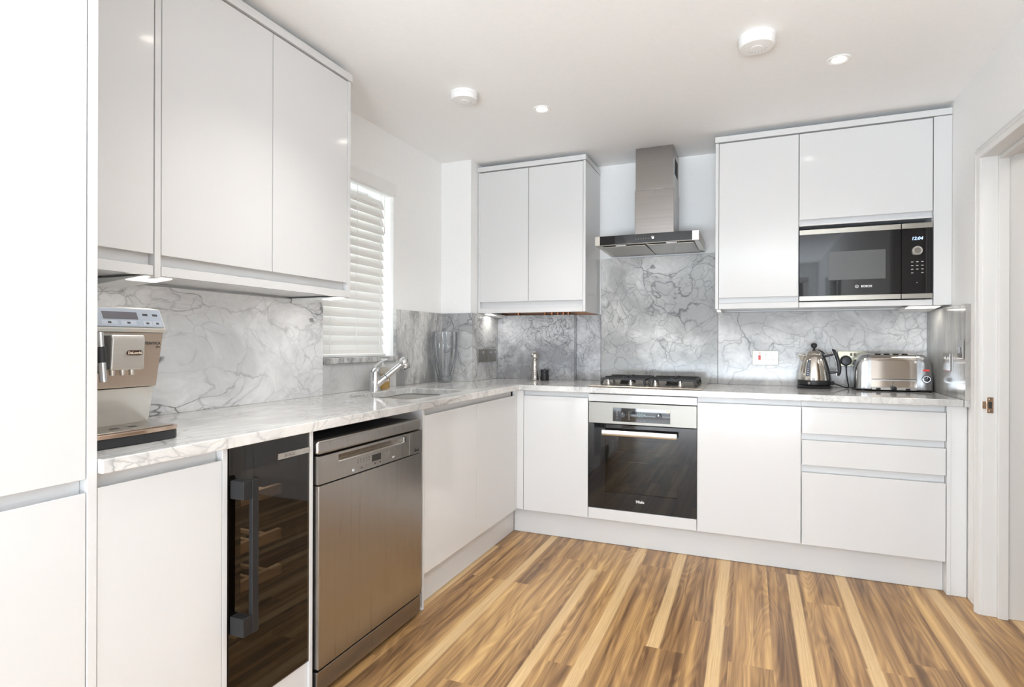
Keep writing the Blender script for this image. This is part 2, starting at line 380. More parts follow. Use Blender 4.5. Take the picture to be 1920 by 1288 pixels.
    mj = N(m, 'ShaderNodeMix', data_type='RGBA'); L(m, math_('MULTIPLY', jn, .35), mj.inputs[0]); L(m, mx.outputs[2], mj.inputs[6]); mj.inputs[7].default_value = (.12, .06, .03, 1)
    L(m, mj.outputs[2], b.inputs['Base Color'])
    bp = N(m, 'ShaderNodeBump'); bp.inputs['Strength'].default_value = .08; bp.inputs['Distance'].default_value = .001
    L(m, nf.outputs['Fac'], bp.inputs['Height']); L(m, bp.outputs[0], b.inputs['Normal'])
    me.materials.append(m)
    o = bpy.data.objects.new('floor', me); C.objects.link(o); struct(o)
build_floor()

struct(B(-1.0, 3.9, REAR-.15, .8, ZC, ZC+.12).build('ceiling', M_CEIL))
# left wall with window opening y -1.045..-.42, z 1.083..2.06
wy0, wy1, wz0, wz1 = -1.045, -.425, 1.055, 2.055
wl = MB().box(XL-.26, XL, REAR, wy0, 0, ZC).box(XL-.26, XL, wy1, .75, 0, ZC).box(XL-.26, XL, wy0, wy1, 0, wz0).box(XL-.26, XL, wy0, wy1, wz1, ZC)
struct(wl.build('wall_left', M_WALL))
struct(B(XL, XR+.16, YB, YB+.15, 0, ZC).build('wall_back', M_WALL))
# boxed-in corner column
CX, CY = -.385, .13
struct(B(XL, CX, CY, YB, 0, ZC).build('wall_corner', M_WALL))
# right wall with doorway y -.17..-1.0
DZ, DY0, DY1 = 1.975, -1.02, -.17
wr = MB().box(XR, XR+.16, DY1, YB, 0, ZC).box(XR, XR+.16, DY0, DY1, DZ, ZC).box(XR, XR+.16, -3.55, DY0, 0, ZC) \
    .box(XR, XR+.16, REAR, -5.05, 0, ZC).box(XR, XR+.16, -5.05, -3.55, 0, .7).box(XR, XR+.16, -5.05, -3.55, 2.05, ZC)
struct(wr.build('wall_right', M_WALL))
# rear wall with glazed opening x -.4..2.3 (behind the camera)
rw = MB().box(XL-.26, -.45, REAR-.15, REAR, 0, ZC).box(2.1, XR+.16, REAR-.15, REAR, 0, ZC).box(-.45, 2.1, REAR-.15, REAR, 2.15, ZC)
struct(rw.build('wall_rear', M_WALL))
# hall beyond the doorway
hall = MB().box(3.75, 3.9, -2.6, .75, 0, ZC).box(XR+.16, 3.9, .6, .75, 0, ZC).box(XR+.16, 3.9, -2.6, -2.45, 0, ZC)
struct(hall.build('wall_hall', subtle(mat('hall_paint', (.74, .68, .60), .6), (20, 20, 20), .02)))

# kitchen window
wn = struct(MB().box(XL-.24, XL-.18, wy0, wy1, wz0, wz0+.05).box(XL-.24, XL-.18, wy0, wy1, wz1-.05, wz1).box(XL-.24, XL-.18, wy0, wy0+.05, wz0+.05, wz1-.05)
            .box(XL-.24, XL-.18, wy1-.05, wy1, wz0+.05, wz1-.05).build('window_1', M_TRIM, bevel=.003, origin=(XL-.2, -.73, wz0)))
B(XL-.215, XL-.209, wy0+.05, wy1-.05, wz0+.05, wz1-.05).build('pane', M_PANE, wn)
# garden doors behind the camera
gd = MB()
for x0, x1 in ((-.45, -.38), (.78, .87), (2.03, 2.1)): gd.box(x0, x1, REAR-.1, REAR-.04, .02, 2.1)
gd.box(-.45, 2.1, REAR-.1, REAR-.04, 2.08, 2.15).box(-.45, 2.1, REAR-.1, REAR-.04, 0, .06)
struct(gd.build('window_2', M_TRIM))
w3 = MB().box(XR+.05, XR+.1, -5.05, -3.55, .7, .76).box(XR+.05, XR+.1, -5.05, -3.55, 1.99, 2.05).box(XR+.05, XR+.1, -5.05, -4.99, .76, 1.99).box(XR+.05, XR+.1, -3.61, -3.55, .76, 1.99).box(XR+.05, XR+.1, -4.33, -4.27, .76, 1.99)
struct(w3.build('window_3', M_TRIM))

# doorway: moulded casing, jamb, stop, strike plate
def casing_profile(s):  # (across, proud)
    return [(0, 0), (0, .008), (.006, .012), (.012, .012), (.018, .019), (.030, .021), (.036, .016), (.046, .014), (.052, .010), (.052, 0)]
cz = DZ-.012; cyi = DY1-.006
prof = casing_profile(0)
A = []; d0 = MB()
# upright nearest the kitchen run (across runs from outer edge towards the opening = -y)
ring0 = [(XR-p[1], cyi+.052-p[0], 0) for p in prof]
ring1 = [(XR-p[1], cyi+.052-p[0], cz+.052-p[0]) for p in prof]
ring2 = [(XR-p[1], DY0-.046+p[0], cz+.052-p[0]) for p in prof]
ring3 = [(XR-p[1], DY0-.046+p[0], 0) for p in prof]
d0.loft([ring0, ring1, ring2, ring3])
door = struct(d0.build('door_1', M_TRIM, smooth=True, origin=(XR, DY1, 0)))
jb = MB().box(XR-.002, XR+.162, DY1-.012, DY1+.0, 0, DZ).box(XR-.002, XR+.162, DY0, DY0+.012, 0, DZ).box(XR-.002, XR+.162, DY0+.012, DY1-.012, DZ-.012, DZ)
jb.build('jamb', M_TRIM, door, bevel=.002)
MB().box(XR+.048, XR+.085, DY1-.030, DY1-.012, 0, DZ-.012).box(XR+.048, XR+.085, DY0+.012, DY1-.030, DZ-.030, DZ-.012).build('door_stop', M_TRIM, door, bevel=.003)
sp_ = MB().box(XR+.012, XR+.036, DY1-.0145, DY1-.012, .868, .936).box(XR-.004, XR+.012, DY1-.0145, DY1-.012, .886, .918)
spo = sp_.build('strike_plate', subtle(mat('worn_brass', (.88, .68, .52), .22, 1.), (60, 60, 60), .1), door, bevel=.0008, label='small brass strike plate')
B(XR+.018, XR+.030, DY1-.0155, DY1-.0146, .888, .916).build('latch_hole', M_DARK, spo)
MB().cyl((XR+.024, DY1-.0165, .927), (XR+.024, DY1-.0146, .927), .0035, n=12).build('screw', M_CHROME, spo)
MB().cyl((XR+.024, DY1-.0165, .877), (XR+.024, DY1-.0146, .877), .0035, n=12).build('screw', M_CHROME, spo)

# ------------------------------------------------------------------ marble splashbacks
CT, CU = .907, .875
def slab(name_label, m, *b, bev=.0015): 
    o = B(*b).build('splashback_panel', m, bevel=bev); tag(o, name_label, 'splashback'); return o
XS = XL+.021
slab('long pale veined marble splashback behind the coffee machine, ending at the window', MB_LEFT, XL+.0005, XS+.004, -2.422, -1.043, CT, 1.3535)
slab('low plain marble splashback under the window sill behind the tap', MB_SILL, XL, XS, -1.043, -.425, CT, 1.055)
slab('speckled marble splashback right of the window, before the glass vase', MB_WALLR, XL, XS, -.425, CY-.02, CT, 1.3535)
slab('veined marble splashback facing the room behind the tall glass vase', MB_COL, XL, CX+.02, CY-.02, CY, CT, 1.3535)
slab('narrow side-facing marble splashback carrying three dark switch plates in the corner', MB_COL, CX, CX+.02, CY, .578, CT, 1.3535)
slab('grey marble splashback strip between the boxed-in pipes and the hob slab', MB_BOX, .203, .372, .58, YB, CT, 1.3535)
slab('tall veined marble splashback rising behind the hob up to the extractor', MB_HOB, .374, 1.118, .58, YB-.0005, CT, 1.727)
slab('pale marble splashback behind kettle and toaster', MB_BACK, 1.120, 2.208, .58, YB, CT, 1.3535)
slab('banded grey-brown marble splashback on the right wall beside the toaster', MB_RIGHT, XR-.02, XR, -.035, .58, CT, 1.345)
sill = B(XL-.13, XS+.012, -1.041, -.427, 1.0555, 1.083).build('window_sill', MB_WALLR, bevel=.002)
tag(sill, 'grey marble window sill under the white blind', 'window sill')
# boxed-in pipes clad in marble
bx = thing('pipe_boxing', 'marble clad box standing on the worktop behind the pepper mill', 'boxing', (-.08, .55, CT))
B(CX+.021, .202, .515, .535, CT, 1.3535).build('front_panel', MB_BOX, bx, bevel=.0015)
B(.182, .202, .5355, YB, CT, 1.3535).build('side_panel', MB_BOX, bx, bevel=.0015)
cp = thing('copper_pipes', 'bundle of copper pipes glimpsed above the marble box under the wall cabinet', 'pipes', (-.08, .555, 1.0))
for i, x in enumerate((-.22, -.02, .03, .075, .115, .15)):
    MB().cyl((x, .558, 1.0), (x, .558, 1.62), (.011, .0075, .011, .0075, .011, .0075)[i], n=14).build('pipe', M_COPPER, cp, smooth=True)

# ------------------------------------------------------------------ worktop (L) with sink cut-out
def worktop():
    bm = bmesh.new()
    hx0, hx1, hy0, hy1, r = -.455, -.085, -1.04, -.49, .03
    ox = .018
    outer = [(XS, -2.422), (ox, -2.422), (ox, -ox), (XR-.02, -ox), (XR-.001, -ox), (XR-.001, -.036), (XR-.02, -.036)]
    outer = [(XS+.0, -2.422), (ox, -2.422), (ox, -ox), (XR-.0205, -ox), (XR-.0205, .579), (CX+.0205, .579), (CX+.0205, CY-.0205), (XS, CY-.0205)]
    inner = []
    for cx_, cy_, a0 in ((hx1-r, hy1-r, 0), (hx0+r, hy1-r, 90), (hx0+r, hy0+r, 180), (hx1-r, hy0+r, 270)):
        for k in range(6):
            a = math.radians(a0+k*18); inner.append((cx_+r*math.cos(a), cy_+r*math.sin(a)))
    def ringv(pts, z): return [bm.verts.new((p[0], p[1], z)) for p in pts]
    tops = []
    for z in (CT, CU):
        O = ringv(outer, z); I = ringv(inner, z)
        es = [bm.edges.new((O[i], O[(i+1) % len(O)])) for i in range(len(O))] + [bm.edges.new((I[i], I[(i+1) % len(I)])) for i in range(len(I))]
        bmesh.ops.triangle_fill(bm, edges=es, use_beauty=True); tops.append((O, I))
    for a, b in ((tops[0][0], tops[1][0]), (tops[0][1], tops[1][1])):
        for i in range(len(a)): bm.faces.new((a[i], a[(i+1) % len(a)], b[(i+1) % len(a)], b[i]))
    # short nib that runs past the splashback to the door casing
    mb = MB(); mb.bm.free(); mb.bm = bm
    bmesh.ops.recalc_face_normals(bm, faces=bm.faces)
    mb.box(XR-.0204, XR-.0005, -ox, -.0355, CU, CT)
    o = mb.build('worktop', MB_TOP); 
    md = o.modifiers.new('bv', 'BEVEL'); md.width = .0025; md.segments = 2; md.limit_method = 'ANGLE'; md.angle_limit = math.radians(60)
    tag(o, 'L-shaped polished marble worktop with undermounted sink cut-out', 'worktop')
worktop()

# sink
sk = thing('sink', 'stainless steel undermounted sink let into the marble worktop', 'sink', (-.27, -.765, .70))
def rrect(x0, x1, y0, y1, r, z, k=6):
    out = []
    for cx_, cy_, a0 in ((x1-r, y1-r, 0), (x0+r, y1-r, 90), (x0+r, y0+r, 180), (x1-r, y0+r, 270)):
        for j in range(k): a = math.radians(a0+j*90/(k-1)); out.append((cx_+r*math.cos(a), cy_+r*math.sin(a), z))
    return out
MB().loft([rrect(-.485, -.055, -1.07, -.46, .05, .8745), rrect(-.449, -.091, -1.034, -.496, .05, .8745), rrect(-.445, -.095, -1.03, -.50, .05, .73), rrect(-.42, -.12, -1.0, -.53, .06, .705)]).build('bowl', M_STEEL, sk, smooth=True)
MB().cyl((-.27, -.765, .706), (-.27, -.765, .709), .04, n=28).build('drain', M_CHROME, sk)

# ------------------------------------------------------------------ cabinets
ZD0, ZD1 = .152, .843
def door_back(x0, x1, z0=ZD0, z1=ZD1, y=0., t=.018, pull='top'):
    """lacquered front facing -y with scooped handleless edge"""
    if pull == 'top': p = [(y, z0), (y, z1), (y+.003, z1+.001), (y+t, z1-.026), (y+t, z0)]
    elif pull == 'bottom': p = [(y, z1), (y, z0), (y+.003, z0-.001), (y+t, z0+.026), (y+t, z1)]
    else: p = [(y, z0), (y, z1), (y+t, z1), (y+t, z0)]
    return MB().prism(p, x0, x1, 'x')
def door_left(y0, y1, z0=ZD0, z1=ZD1, x=0., t=.018, pull='top'):
    if pull == 'top': p = [(x, z0), (x, z1), (x-.003, z1+.001), (x-t, z1-.026), (x-t, z0)]
    elif pull == 'bottom': p = [(x, z1), (x, z0), (x-.003, z0-.001), (x-t, z0+.026), (x-t, z1)]
    else: p = [(x, z0), (x, z1), (x-t, z1), (x-t, z0)]
    return MB().prism(p, y0, y1, 'y')
BV = .0012
# --- back run
def shell_back(m_, x0, x1, z0, z1, y0=.024, y1=.57, t=.016):   # open-fronted carcass
    return m_.box(x0, x0+t, y0, y1, z0, z1).box(x1-t, x1, y0, y1, z0, z1).box(x0+t, x1-t, y0, y1, z0, z0+t).box(x0+t, x1-t, y0, y1, z1-t, z1).box(x0+t, x1-t, y1-t, y1, z0+t, z1-t)
c = thing('base_cabinet', 'white gloss base cabinet with one narrow door in the corner left of the oven', 'cabinet', (.23, .28, .15))
MB().box(.0225, .4425, .024, .57, .15, .8745).build('body', M_RAIL, c)
MB().box(-.0175, .0405, 0, .022, .152, .8745).box(-.0175, 0, -.037, -.0005, .152, .8745).build('corner_post', M_GLOSS, c, bevel=BV)
door_back(.043, .441).build('door', M_GLOSS, c, bevel=BV)
c = thing('oven_housing', 'white gloss housing around the built-in oven with filler strips above and below', 'cabinet', (.744, .28, .15))
m_ = MB().box(.4435, .4605, .03, .57, .15, .8745).box(1.0265, 1.0435, .03, .57, .15, .8745).box(.461, 1.026, .03, .57, .15, .196).box(.461, 1.026, .03, .57, .829, .8745)
m_.build('body', M_RAIL, c)
B(.4445, 1.0425, .002, .022, .827, .868).build('top_filler', M_GLOSS, c, bevel=BV)
B(.4445, 1.0425, 0, .018, .152, .213).build('bottom_filler', M_GLOSS, c, bevel=BV)
c = thing('base_cabinet', 'white gloss base cabinet with single door between oven and drawers', 'cabinet', (1.294, .28, .15))
B(1.0445, 1.5455, .024, .57, .15, .8745).build('body', M_RAIL, c)
door_back(1.0455, 1.544).build('door', M_GLOSS, c, bevel=BV)
c = thing('drawer_unit', 'white gloss drawer unit with two shallow drawers over a deep one', 'drawers', (1.85, .28, .15))
B(1.5465, 2.1465, .024, .57, .15, .8745).build('body', M_RAIL, c)
for z0, z1 in ((.711, .843), (.552, .676), (.152, .514)):
    door_back(1.5485, 2.1455, z0, z1).build('drawer_front', M_GLOSS, c, bevel=BV)
o = MB().box(2.148, 2.164, -.004, .57, 0.001, .8745).build('end_panel', M_GLOSS, bevel=BV); tag(o, 'slim white gloss panel closing the right end of the drawers', 'panel')
o = MB().prism([(2.1645, .0), (2.205, -.002), (2.224, -.004), (2.224, .016), (2.1645, .018)], .001, .8745, 'z').build('filler_panel', M_GLOSS, bevel=BV); tag(o, 'white gloss filler strip between the drawers and the doorway', 'panel')
o = B(-.038, 2.1475, .05, .066, .001, .149).build('plinth', M_GLOSS, bevel=BV); tag(o, 'white plinth running below the oven and drawers', 'plinth')
# --- left run
c = thing('sink_cabinet', 'white gloss double-door base cabinet under the sink', 'cabinet', (-.28, -.55, .15))
m_ = MB(); x0, x1 = -.575, -.024
m_.box(x0, x1, -1.07, -1.052, .15, .8745).box(x0, x1, -.058, -.04, .15, .8745).box(x0, x1, -1.0515, -.0585, .15, .168).box(x0, x0+.01, -1.0515, -.0585, .1685, .8745).box(-.04, x1, -1.0515, -.0585, .80, .8745)
m_.build('body', M_RAIL, c)
door_left(-1.070, -.5555).build('door', M_GLOSS, c, bevel=BV)
door_left(-.5525, -.0395).build('door', M_GLOSS, c, bevel=BV)
o = B(-.575, .0, -1.0855, -1.0715, .001, .8745).build('end_panel', M_GLOSS, bevel=BV); tag(o, 'white gloss upright panel right of the dishwasher', 'panel')
o = B(-.575, .004, -1.777, -1.762, .001, .8745).build('end_panel', M_GLOSS, bevel=BV); tag(o, 'white gloss upright panel between wine cooler and dishwasher', 'panel')
o = B(-.575, .0, -2.1025, -2.0865, .001, .8745).build('end_panel', M_GLOSS, bevel=BV); tag(o, 'white gloss upright panel left of the wine cooler', 'panel')
o = B(-.054, -.040, -1.071, .0495, .001, .149).build('plinth', M_GLOSS, bevel=BV); tag(o, 'white plinth below the sink cabinet', 'plinth')
o = B(-.035, -.004, -2.086, -1.778, .001, .135).build('plinth', M_GLOSS, bevel=BV); tag(o, 'white plinth piece below the wine cooler', 'plinth')
c = thing('base_cabinet', 'white gloss single-door base cabinet below the coffee machine', 'cabinet', (-.28, -2.26, .15))
B(-.575, -.024, -2.422, -2.104, .15, .8745).build('body', M_RAIL, c)
door_left(-2.4215, -2.104).build('door', M_GLOSS, c, bevel=BV)
o = B(-.054, -.040, -2.4225, -2.1035, .001, .149).build('plinth', M_GLOSS, bevel=BV); tag(o, 'short white plinth below the coffee machine cabinet', 'plinth')
c = thing('tall_cabinet', 'white gloss full-height cabinet at the far left with two stacked doors', 'cabinet', (-.28, -2.72, 0))
B(-.60, -.024, -3.02, -2.4445, .15, 2.33).build('body', M_RAIL, c)
B(-.60, .002, -2.4435, -2.4235, .001, 2.345).build('end_panel', M_GLOSS, c, bevel=BV)
door_left(-3.02, -2.4455, .152, .838).build('door', M_GLOSS, c, bevel=BV)
door_left(-3.02, -2.4455, .868, 2.33, pull='bottom').build('door', M_GLOSS, c, bevel=BV)
B(-.06, -.04, -3.02, -2.4445, .001, .149).build('plinth_board', M_GLOSS, c)

# --- upper cabinets, left run (front plane x = -.31)
XU = -.310; ZU0, ZU1 = 1.357, 2.298
def upper_body_left(y0, y1): return MB().box(XL+.001, XU-.024, y0, y1, ZU0+.006, ZU1)
c = thing('wall_cabinet', 'white gloss single-door wall cabinet above the coffee machine', 'cabinet', (-.45, -2.25, ZU0))
upper_body_left(-2.4225, -2.0765).build('body', M_RAIL, c)
door_left(-2.4225, -2.0785, 1.420, ZU1-.004, XU, pull='bottom').build('door', M_GLOSS, c, bevel=BV)
B(XU-.018, XU, -2.4225, -2.0785, ZU0, 1.386).build('bottom_rail', M_GLOSS, c, bevel=BV)
B(XL+.001, XU+.001, -2.0755, -2.0565, ZU0-.006, ZU1).build('end_panel', M_GLOSS, c, bevel=BV)
c = thing('wall_cabinet', 'white gloss double-door wall cabinet left of the window', 'cabinet', (-.45, -1.63, ZU0))
upper_body_left(-2.0555, -1.205).build('body', M_RAIL, c)
door_left(-2.0535, -1.6265, 1.420, ZU1-.004, XU, pull='bottom').build('door', M_GLOSS, c, bevel=BV)
door_left(-1.6235, -1.2055, 1.420, ZU1-.004, XU, pull='bottom').build('door', M_GLOSS, c, bevel=BV)
B(XU-.018, XU, -2.0535, -1.2055, ZU0, 1.386).build('bottom_rail', M_GLOSS, c, bevel=BV)
B(XL+.001, XU+.001, -1.2035, -1.1855, ZU0, ZU1).build('end_panel', M_GLOSS, c, bevel=BV)
o = B(XL+.001, XU+.006, -2.4225, -1.181, ZU1+.003, 2.333).build('cornice', M_GLOSS, bevel=BV); tag(o, 'white gloss cornice along the tops of the left wall cabinets', 'cornice')

# --- upper cabinets, back run (front plane y = .23)
YU = .23
c = thing('wall_cabinet', 'white gloss double-door wall cabinet in the corner left of the extractor hood', 'cabinet', (-.012, .42, ZU0))
B(-.382, .344, YU+.024, YB-.001, 1.50, ZU1).build('body', M_RAIL, c)
B(-.382, -.366, YU+.002, YB-.03, ZU0, ZU1).build('end_panel', M_GLOSS, c, bevel=BV)
B(.3445, .3605, YU-.001, YB-.001, ZU0, ZU1).build('end_panel', M_GLOSS, c, bevel=BV)
B(-.365, .3435, YU+.024, YU+.034, ZU0+.01, 1.4995).build('inner_rail', M_RAIL, c)
B(-.365, .3435, YB-.012, YB-.002, 1.30, 1.4995).build('back_board', M_TIMBER, c)
door_back(-.365, -.0205, 1.431, ZU1-.004, YU, pull='bottom').build('door', M_GLOSS, c, bevel=BV)
door_back(-.0175, .343, 1.431, ZU1-.004, YU, pull='bottom').build('door', M_GLOSS, c, bevel=BV)
B(-.365, .343, YU, YU+.018, ZU0, 1.389).build('bottom_rail', M_GLOSS, c, bevel=BV)
o = B(-.384, .3625, YU-.006, YB-.001, ZU1+.003, 2.333).build('cornice', M_GLOSS, bevel=BV); tag(o, 'white gloss cornice on the wall cabinet left of the extractor', 'cornice')
c = thing('wall_cabinet', 'white gloss single-door wall cabinet between extractor and microwave', 'cabinet', (1.33, .42, ZU0))
B(1.139, 1.5465, YU+.024, YB-.001, ZU0+.006, ZU1).build('body', M_RAIL, c)
B(1.121, 1.1385, YU-.001, YB-.001, ZU0, ZU1).build('end_panel', M_GLOSS, c, bevel=BV)
door_back(1.1405, 1.5455, 1.420, ZU1-.004, YU, pull='bottom').build('door', M_GLOSS, c, bevel=BV)
B(1.1405, 1.5465, YU, YU+.018, ZU0, 1.388).build('bottom_rail', M_GLOSS, c, bevel=BV)
c = thing('microwave_cabinet', 'white gloss wall cabinet with flap door housing the microwave', 'cabinet', (1.85, .42, ZU0))
m_ = MB().box(1.5475, 1.5485, YU+.02, YB-.001, ZU0+.006, ZU1).box(2.1485, 2.1505, YU+.02, YB-.001, ZU0+.006, ZU1).box(1.549, 2.148, YU+.024, YB-.001, 1.80, ZU1).box(1.549, 2.148, YU+.02, YB-.001, ZU0+.006, 1.386).box(1.549, 2.148, YB-.02, YB-.001, 1.3865, 1.7995)
m_.build('body', M_RAIL, c)
door_back(1.5495, 2.1475, 1.830, ZU1-.004, YU, pull='bottom').build('flap_door', M_GLOSS, c, bevel=BV)
B(1.5495, 2.1475, YU, YU+.0185, ZU0, 1.386).build('bottom_rail', M_GLOSS, c, bevel=BV)
B(1.5495, 2.1475, YU+.003, YU+.0235, 1.795, 1.806).build('top_rail', M_GLOSS, c, bevel=.0008)
o = MB().prism([(2.1515, YU), (XR-.001, YU), (XR-.001, YB-.001), (2.1515, YB-.001)], ZU0, ZU1, 'z').build('filler_panel', M_GLOSS, bevel=BV); tag(o, 'white gloss filler panel between microwave cabinet and right wall', 'panel')
o = B(1.119, XR-.001, YU-.006, YB-.001, ZU1+.003, 2.333).build('cornice', M_GLOSS, bevel=BV); tag(o, 'white gloss cornice above the microwave cabinet', 'cornice')

# under-cabinet lights: shallow wedges, thin at the front and deep at the wall
def wedge(pts, label, power, direction):
    xa = [p[0] for p in pts]; ya = [p[1] for p in pts]
    t = thing('cabinet_light', label, 'light', (sum(xa)/len(xa), sum(ya)/len(ya), ZU0-.03), 'wedge lights under the wall cabinets')
    return t
def wedge_left(y0, y1, label):
    t = thing('cabinet_light', label, 'light', (-.44, (y0+y1)/2, 1.33), 'wedge lights under the wall cabinets')
    MB().prism([(XU-.002, 1.3565), (-.575, 1.3555), (-.575, 1.334)], y0, y1, 'y').build('housing', M_WPLAST, t)
    m = MB().prism([(XU-.02, 1.3540), (XU-.10, 1.3475), (XU-.10, 1.3460), (XU-.02, 1.3525)], y0+.004, y1-.004, 'y')
    m.build('diffuser', M_LED2, t)
    l = bpy.data.lights.new('cabinet_lamp', 'AREA'); l.shape = 'RECTANGLE'; l.size = .10; l.size_y = .1; l.energy = .15; l.color = (1, .96, .90)
    lo = bpy.data.objects.new('cabinet_lamp', l); C.objects.link(lo); lo.parent = t; lo.location = (.04, 0, .008)
wedge_left(-2.098, -2.00, 'white wedge light under the wall cabinet above the coffee machine')
wedge_left(-1.252, -1.19, 'white wedge light under the wall cabinet end beside the window')
def wedge_back(x0, x1, label, en=.1):
    t = thing('cabinet_light', label, 'light', ((x0+x1)/2, .40, 1.33), 'wedge lights under the wall cabinets')
    MB().prism([(YU+.03, 1.3565), (.50, 1.3555), (.50, 1.337)], x0, x1, 'x').build('housing', M_WPLAST, t)
    MB().prism([(YU+.06, 1.354), (YU+.14, 1.349), (YU+.14, 1.3475), (YU+.06, 1.3525)], x0+.004, x1-.004, 'x').build('diffuser', M_LED2, t)
    l = bpy.data.lights.new('cabinet_lamp', 'AREA'); l.shape = 'RECTANGLE'; l.size = .08; l.size_y = .08; l.energy = en; l.color = (1, .96, .90)
    lo = bpy.data.objects.new('cabinet_lamp', l); C.objects.link(lo); lo.parent = t; lo.location = (0, -.05, .008)
wedge_back(2.055, 2.20, 'white wedge light under the microwave cabinet near the right wall', .2)
wedge_back(-.362, -.30, 'white wedge light under the corner wall cabinet above the switches', .22)
wedge_back(1.123, 1.15, 'white wedge light under the wall cabinet right of the hob', .04)

# ------------------------------------------------------------------ oven
ov = thing('oven', 'built-in black glass oven with stainless control fascia', 'oven', (.744, .28, .198))
MB().box(.463, .475, .03, .54, .2, .825).box(1.013, 1.025, .03, .54, .2, .825).box(.4755, 1.0125, .03, .54, .2, .215).box(.4755, 1.0125, .03, .54, .70, .825).box(.4755, 1.0125, .53, .54, .2155, .6995).build('body', subtle(mat('oven_enamel', (.10, .105, .10), .3), (30, 30, 30), .1), ov)
B(.4445, 1.0425, .004, .029, .701, .822).build('control_panel', subtle(mat('oven_fascia_steel', (.25, .235, .21), .40, 1.), (2, 2, 260), .04), ov, bevel=.002)
cpn = B(.586, .903, .002, .0042, .717, .794).build('display_panel', M_BGLASS, ov)
for x in (.644, .842):
    k = MB().cyl((x, .002, .757), (x, -.012, .757), .0155, .0145, n=28).build('knob', M_BLACK, ov, smooth=True)
    B(x-.001, x+.001, -.0135, -.0121, .759, .770).build('knob_mark', M_CHROME, k)
text('clock_digits', '1204', .026, (.744, .0016, .750), '-y', M_DIGITW, ov, bold=.0003)
for sx_ in (.610, .678):
    for j in range(6):
        B(sx_-.004, sx_+.004, .0012, .0019, .732+j*.009, .7335+j*.009).build('symbol', M_PRINTL, cpn)
for j in range(3): B(.726+j*.017, .730+j*.017, .0012, .0019, .7245, .7265).build('symbol', M_PRINTL, cpn)
B(.880, .902, .0008, .0018, .778, .7925).build('sticker', subtle(mat('cream_sticker', (.75, .70, .60), .5), (9, 9, 9), .05), ov)
dr = MB().box(.4445, .5445, .002, .022, .217, .697).box(.9425, 1.0425, .002, .022, .217, .697).box(.545, .942, .002, .022, .217, .312).box(.545, .942, .002, .022, .610, .697)
dro = dr.build('oven_door', M_BGLASS, ov)
B(.545, .942, .006, .012, .3125, .6095).build('window', M_OVENG, dro)
m_ = MB(); m_.tube([(.48, .12, .47), (1.008, .12, .47)], .003).tube([(.48, .4, .47), (1.008, .4, .47)], .003)
for i in range(14): m_.tube([(.50+i*.038, .12, .47), (.50+i*.038, .45, .47)], .0016, 6)
m_.build('rack', M_CHROME, ov)
hd = MB().prism([(-.044, .641), (-.046, .645), (-.046, .668), (-.044, .672), (-.036, .672), (-.036, .641)], .533, .943, 'x').build('door_handle', subtle(mat('satin_aluminium', (.70, .69, .66), .25, 1.), (3, 3, 200), .03), dro, bevel=.001)
for x in (.535, .929): B(x, x+.012, -.036, .0015, .648, .665).build('handle_post', M_BLACK, hd)
text('lettering', 'Miele', .021, (.741, .0015, .266), '-y', M_PRINTL, dro, bold=.0009)

# ------------------------------------------------------------------ hob
hb = thing('gas_hob', 'stainless steel four-burner gas hob with black pan supports', 'hob', (.752, .28, CT))
MB().prism([(.035, CT+.0005), (.031, CT+.003), (.034, CT+.008), (.045, CT+.009), (.52, CT+.009), (.531, CT+.007), (.533, CT+.0005)], .440, 1.066, 'x').build('hob_plate', subtle(mat('warm_hob_steel', (.66, .59, .50), .25, 1.), (2, 200, 2), .04), hb, bevel=.001)
zt = CT+.009
for x in (.537, .668, .808, .945):
    k = MB().lathe((x, .105, zt), [(.020, 0), (.020, .003), (.013, .005), (.0125, .022), (.010, .024)], 28).build('knob', M_STEEL, hb, smooth=True)
    B(x-.003, x+.003, .090, .120, zt+.0245, zt+.032).build('knob_grip', M_CHROME, k, bevel=.001)
    MB().lathe((x, .105, zt), [(.024, .0002), (.024, .0012), (.0205, .0012)], 28).build('knob_ring', M_BLACK, k)
for x, y, r in ((.61, .26, .034), (.61, .42, .026), (.89, .26, .042), (.89, .42, .030)):
    bo = MB().lathe((x, y, zt), [(r*1.15, 0), (r*1.1, .005), (r*.95, .007), (r*.95, .013)], 30).build('burner', M_ANTH, hb, smooth=True)
    MB().lathe((x, y, zt), [(r, .0135), (r*1.02, .018), (r*.8, .021)], 30).build('burner_cap', M_IRON, bo, smooth=True)
def grate(x0, x1, y0, y1):
    m_ = MB(); zt_ = CT+.048; a = .006
    # frame rails with sloped feet
    for y in (y0, (y0+y1)/2, y1):
        m_.prism([(x0, CT+.010), (x0+.012, CT+.010), (x0+.020, zt_-.012), (x1-.020, zt_-.012), (x1-.012, CT+.010), (x1, CT+.010), (x1-.006, zt_-.004), (x1-.018, zt_), (x0+.018, zt_), (x0+.006, zt_-.004)], y-a, y+a, 'y')
    for x in (x0+.004, x1-.016): m_.box(x, x+.012, y0, y1, zt_-.016, zt_-.002)
    for yc in ((y0*.75+y1*.25), (y0*.25+y1*.75)):
        xm = (x0+x1)/2
        for s in (-1, 1):
            m_.box(xm+s*.025 if s > 0 else x0+.01, x1-.01 if s > 0 else xm-.025, yc-.0045, yc+.0045, zt_-.010, zt_+.004)
            m_.box(xm-.0045, xm+.0045, yc+(.028 if s > 0 else -.085), yc+(.085 if s > 0 else -.028), zt_-.010, zt_+.004)
    return m_.build('pan_support', M_IRON, hb, bevel=.0015)
grate(.475, .745, .165, .50); grate(.755, 1.028, .165, .50)

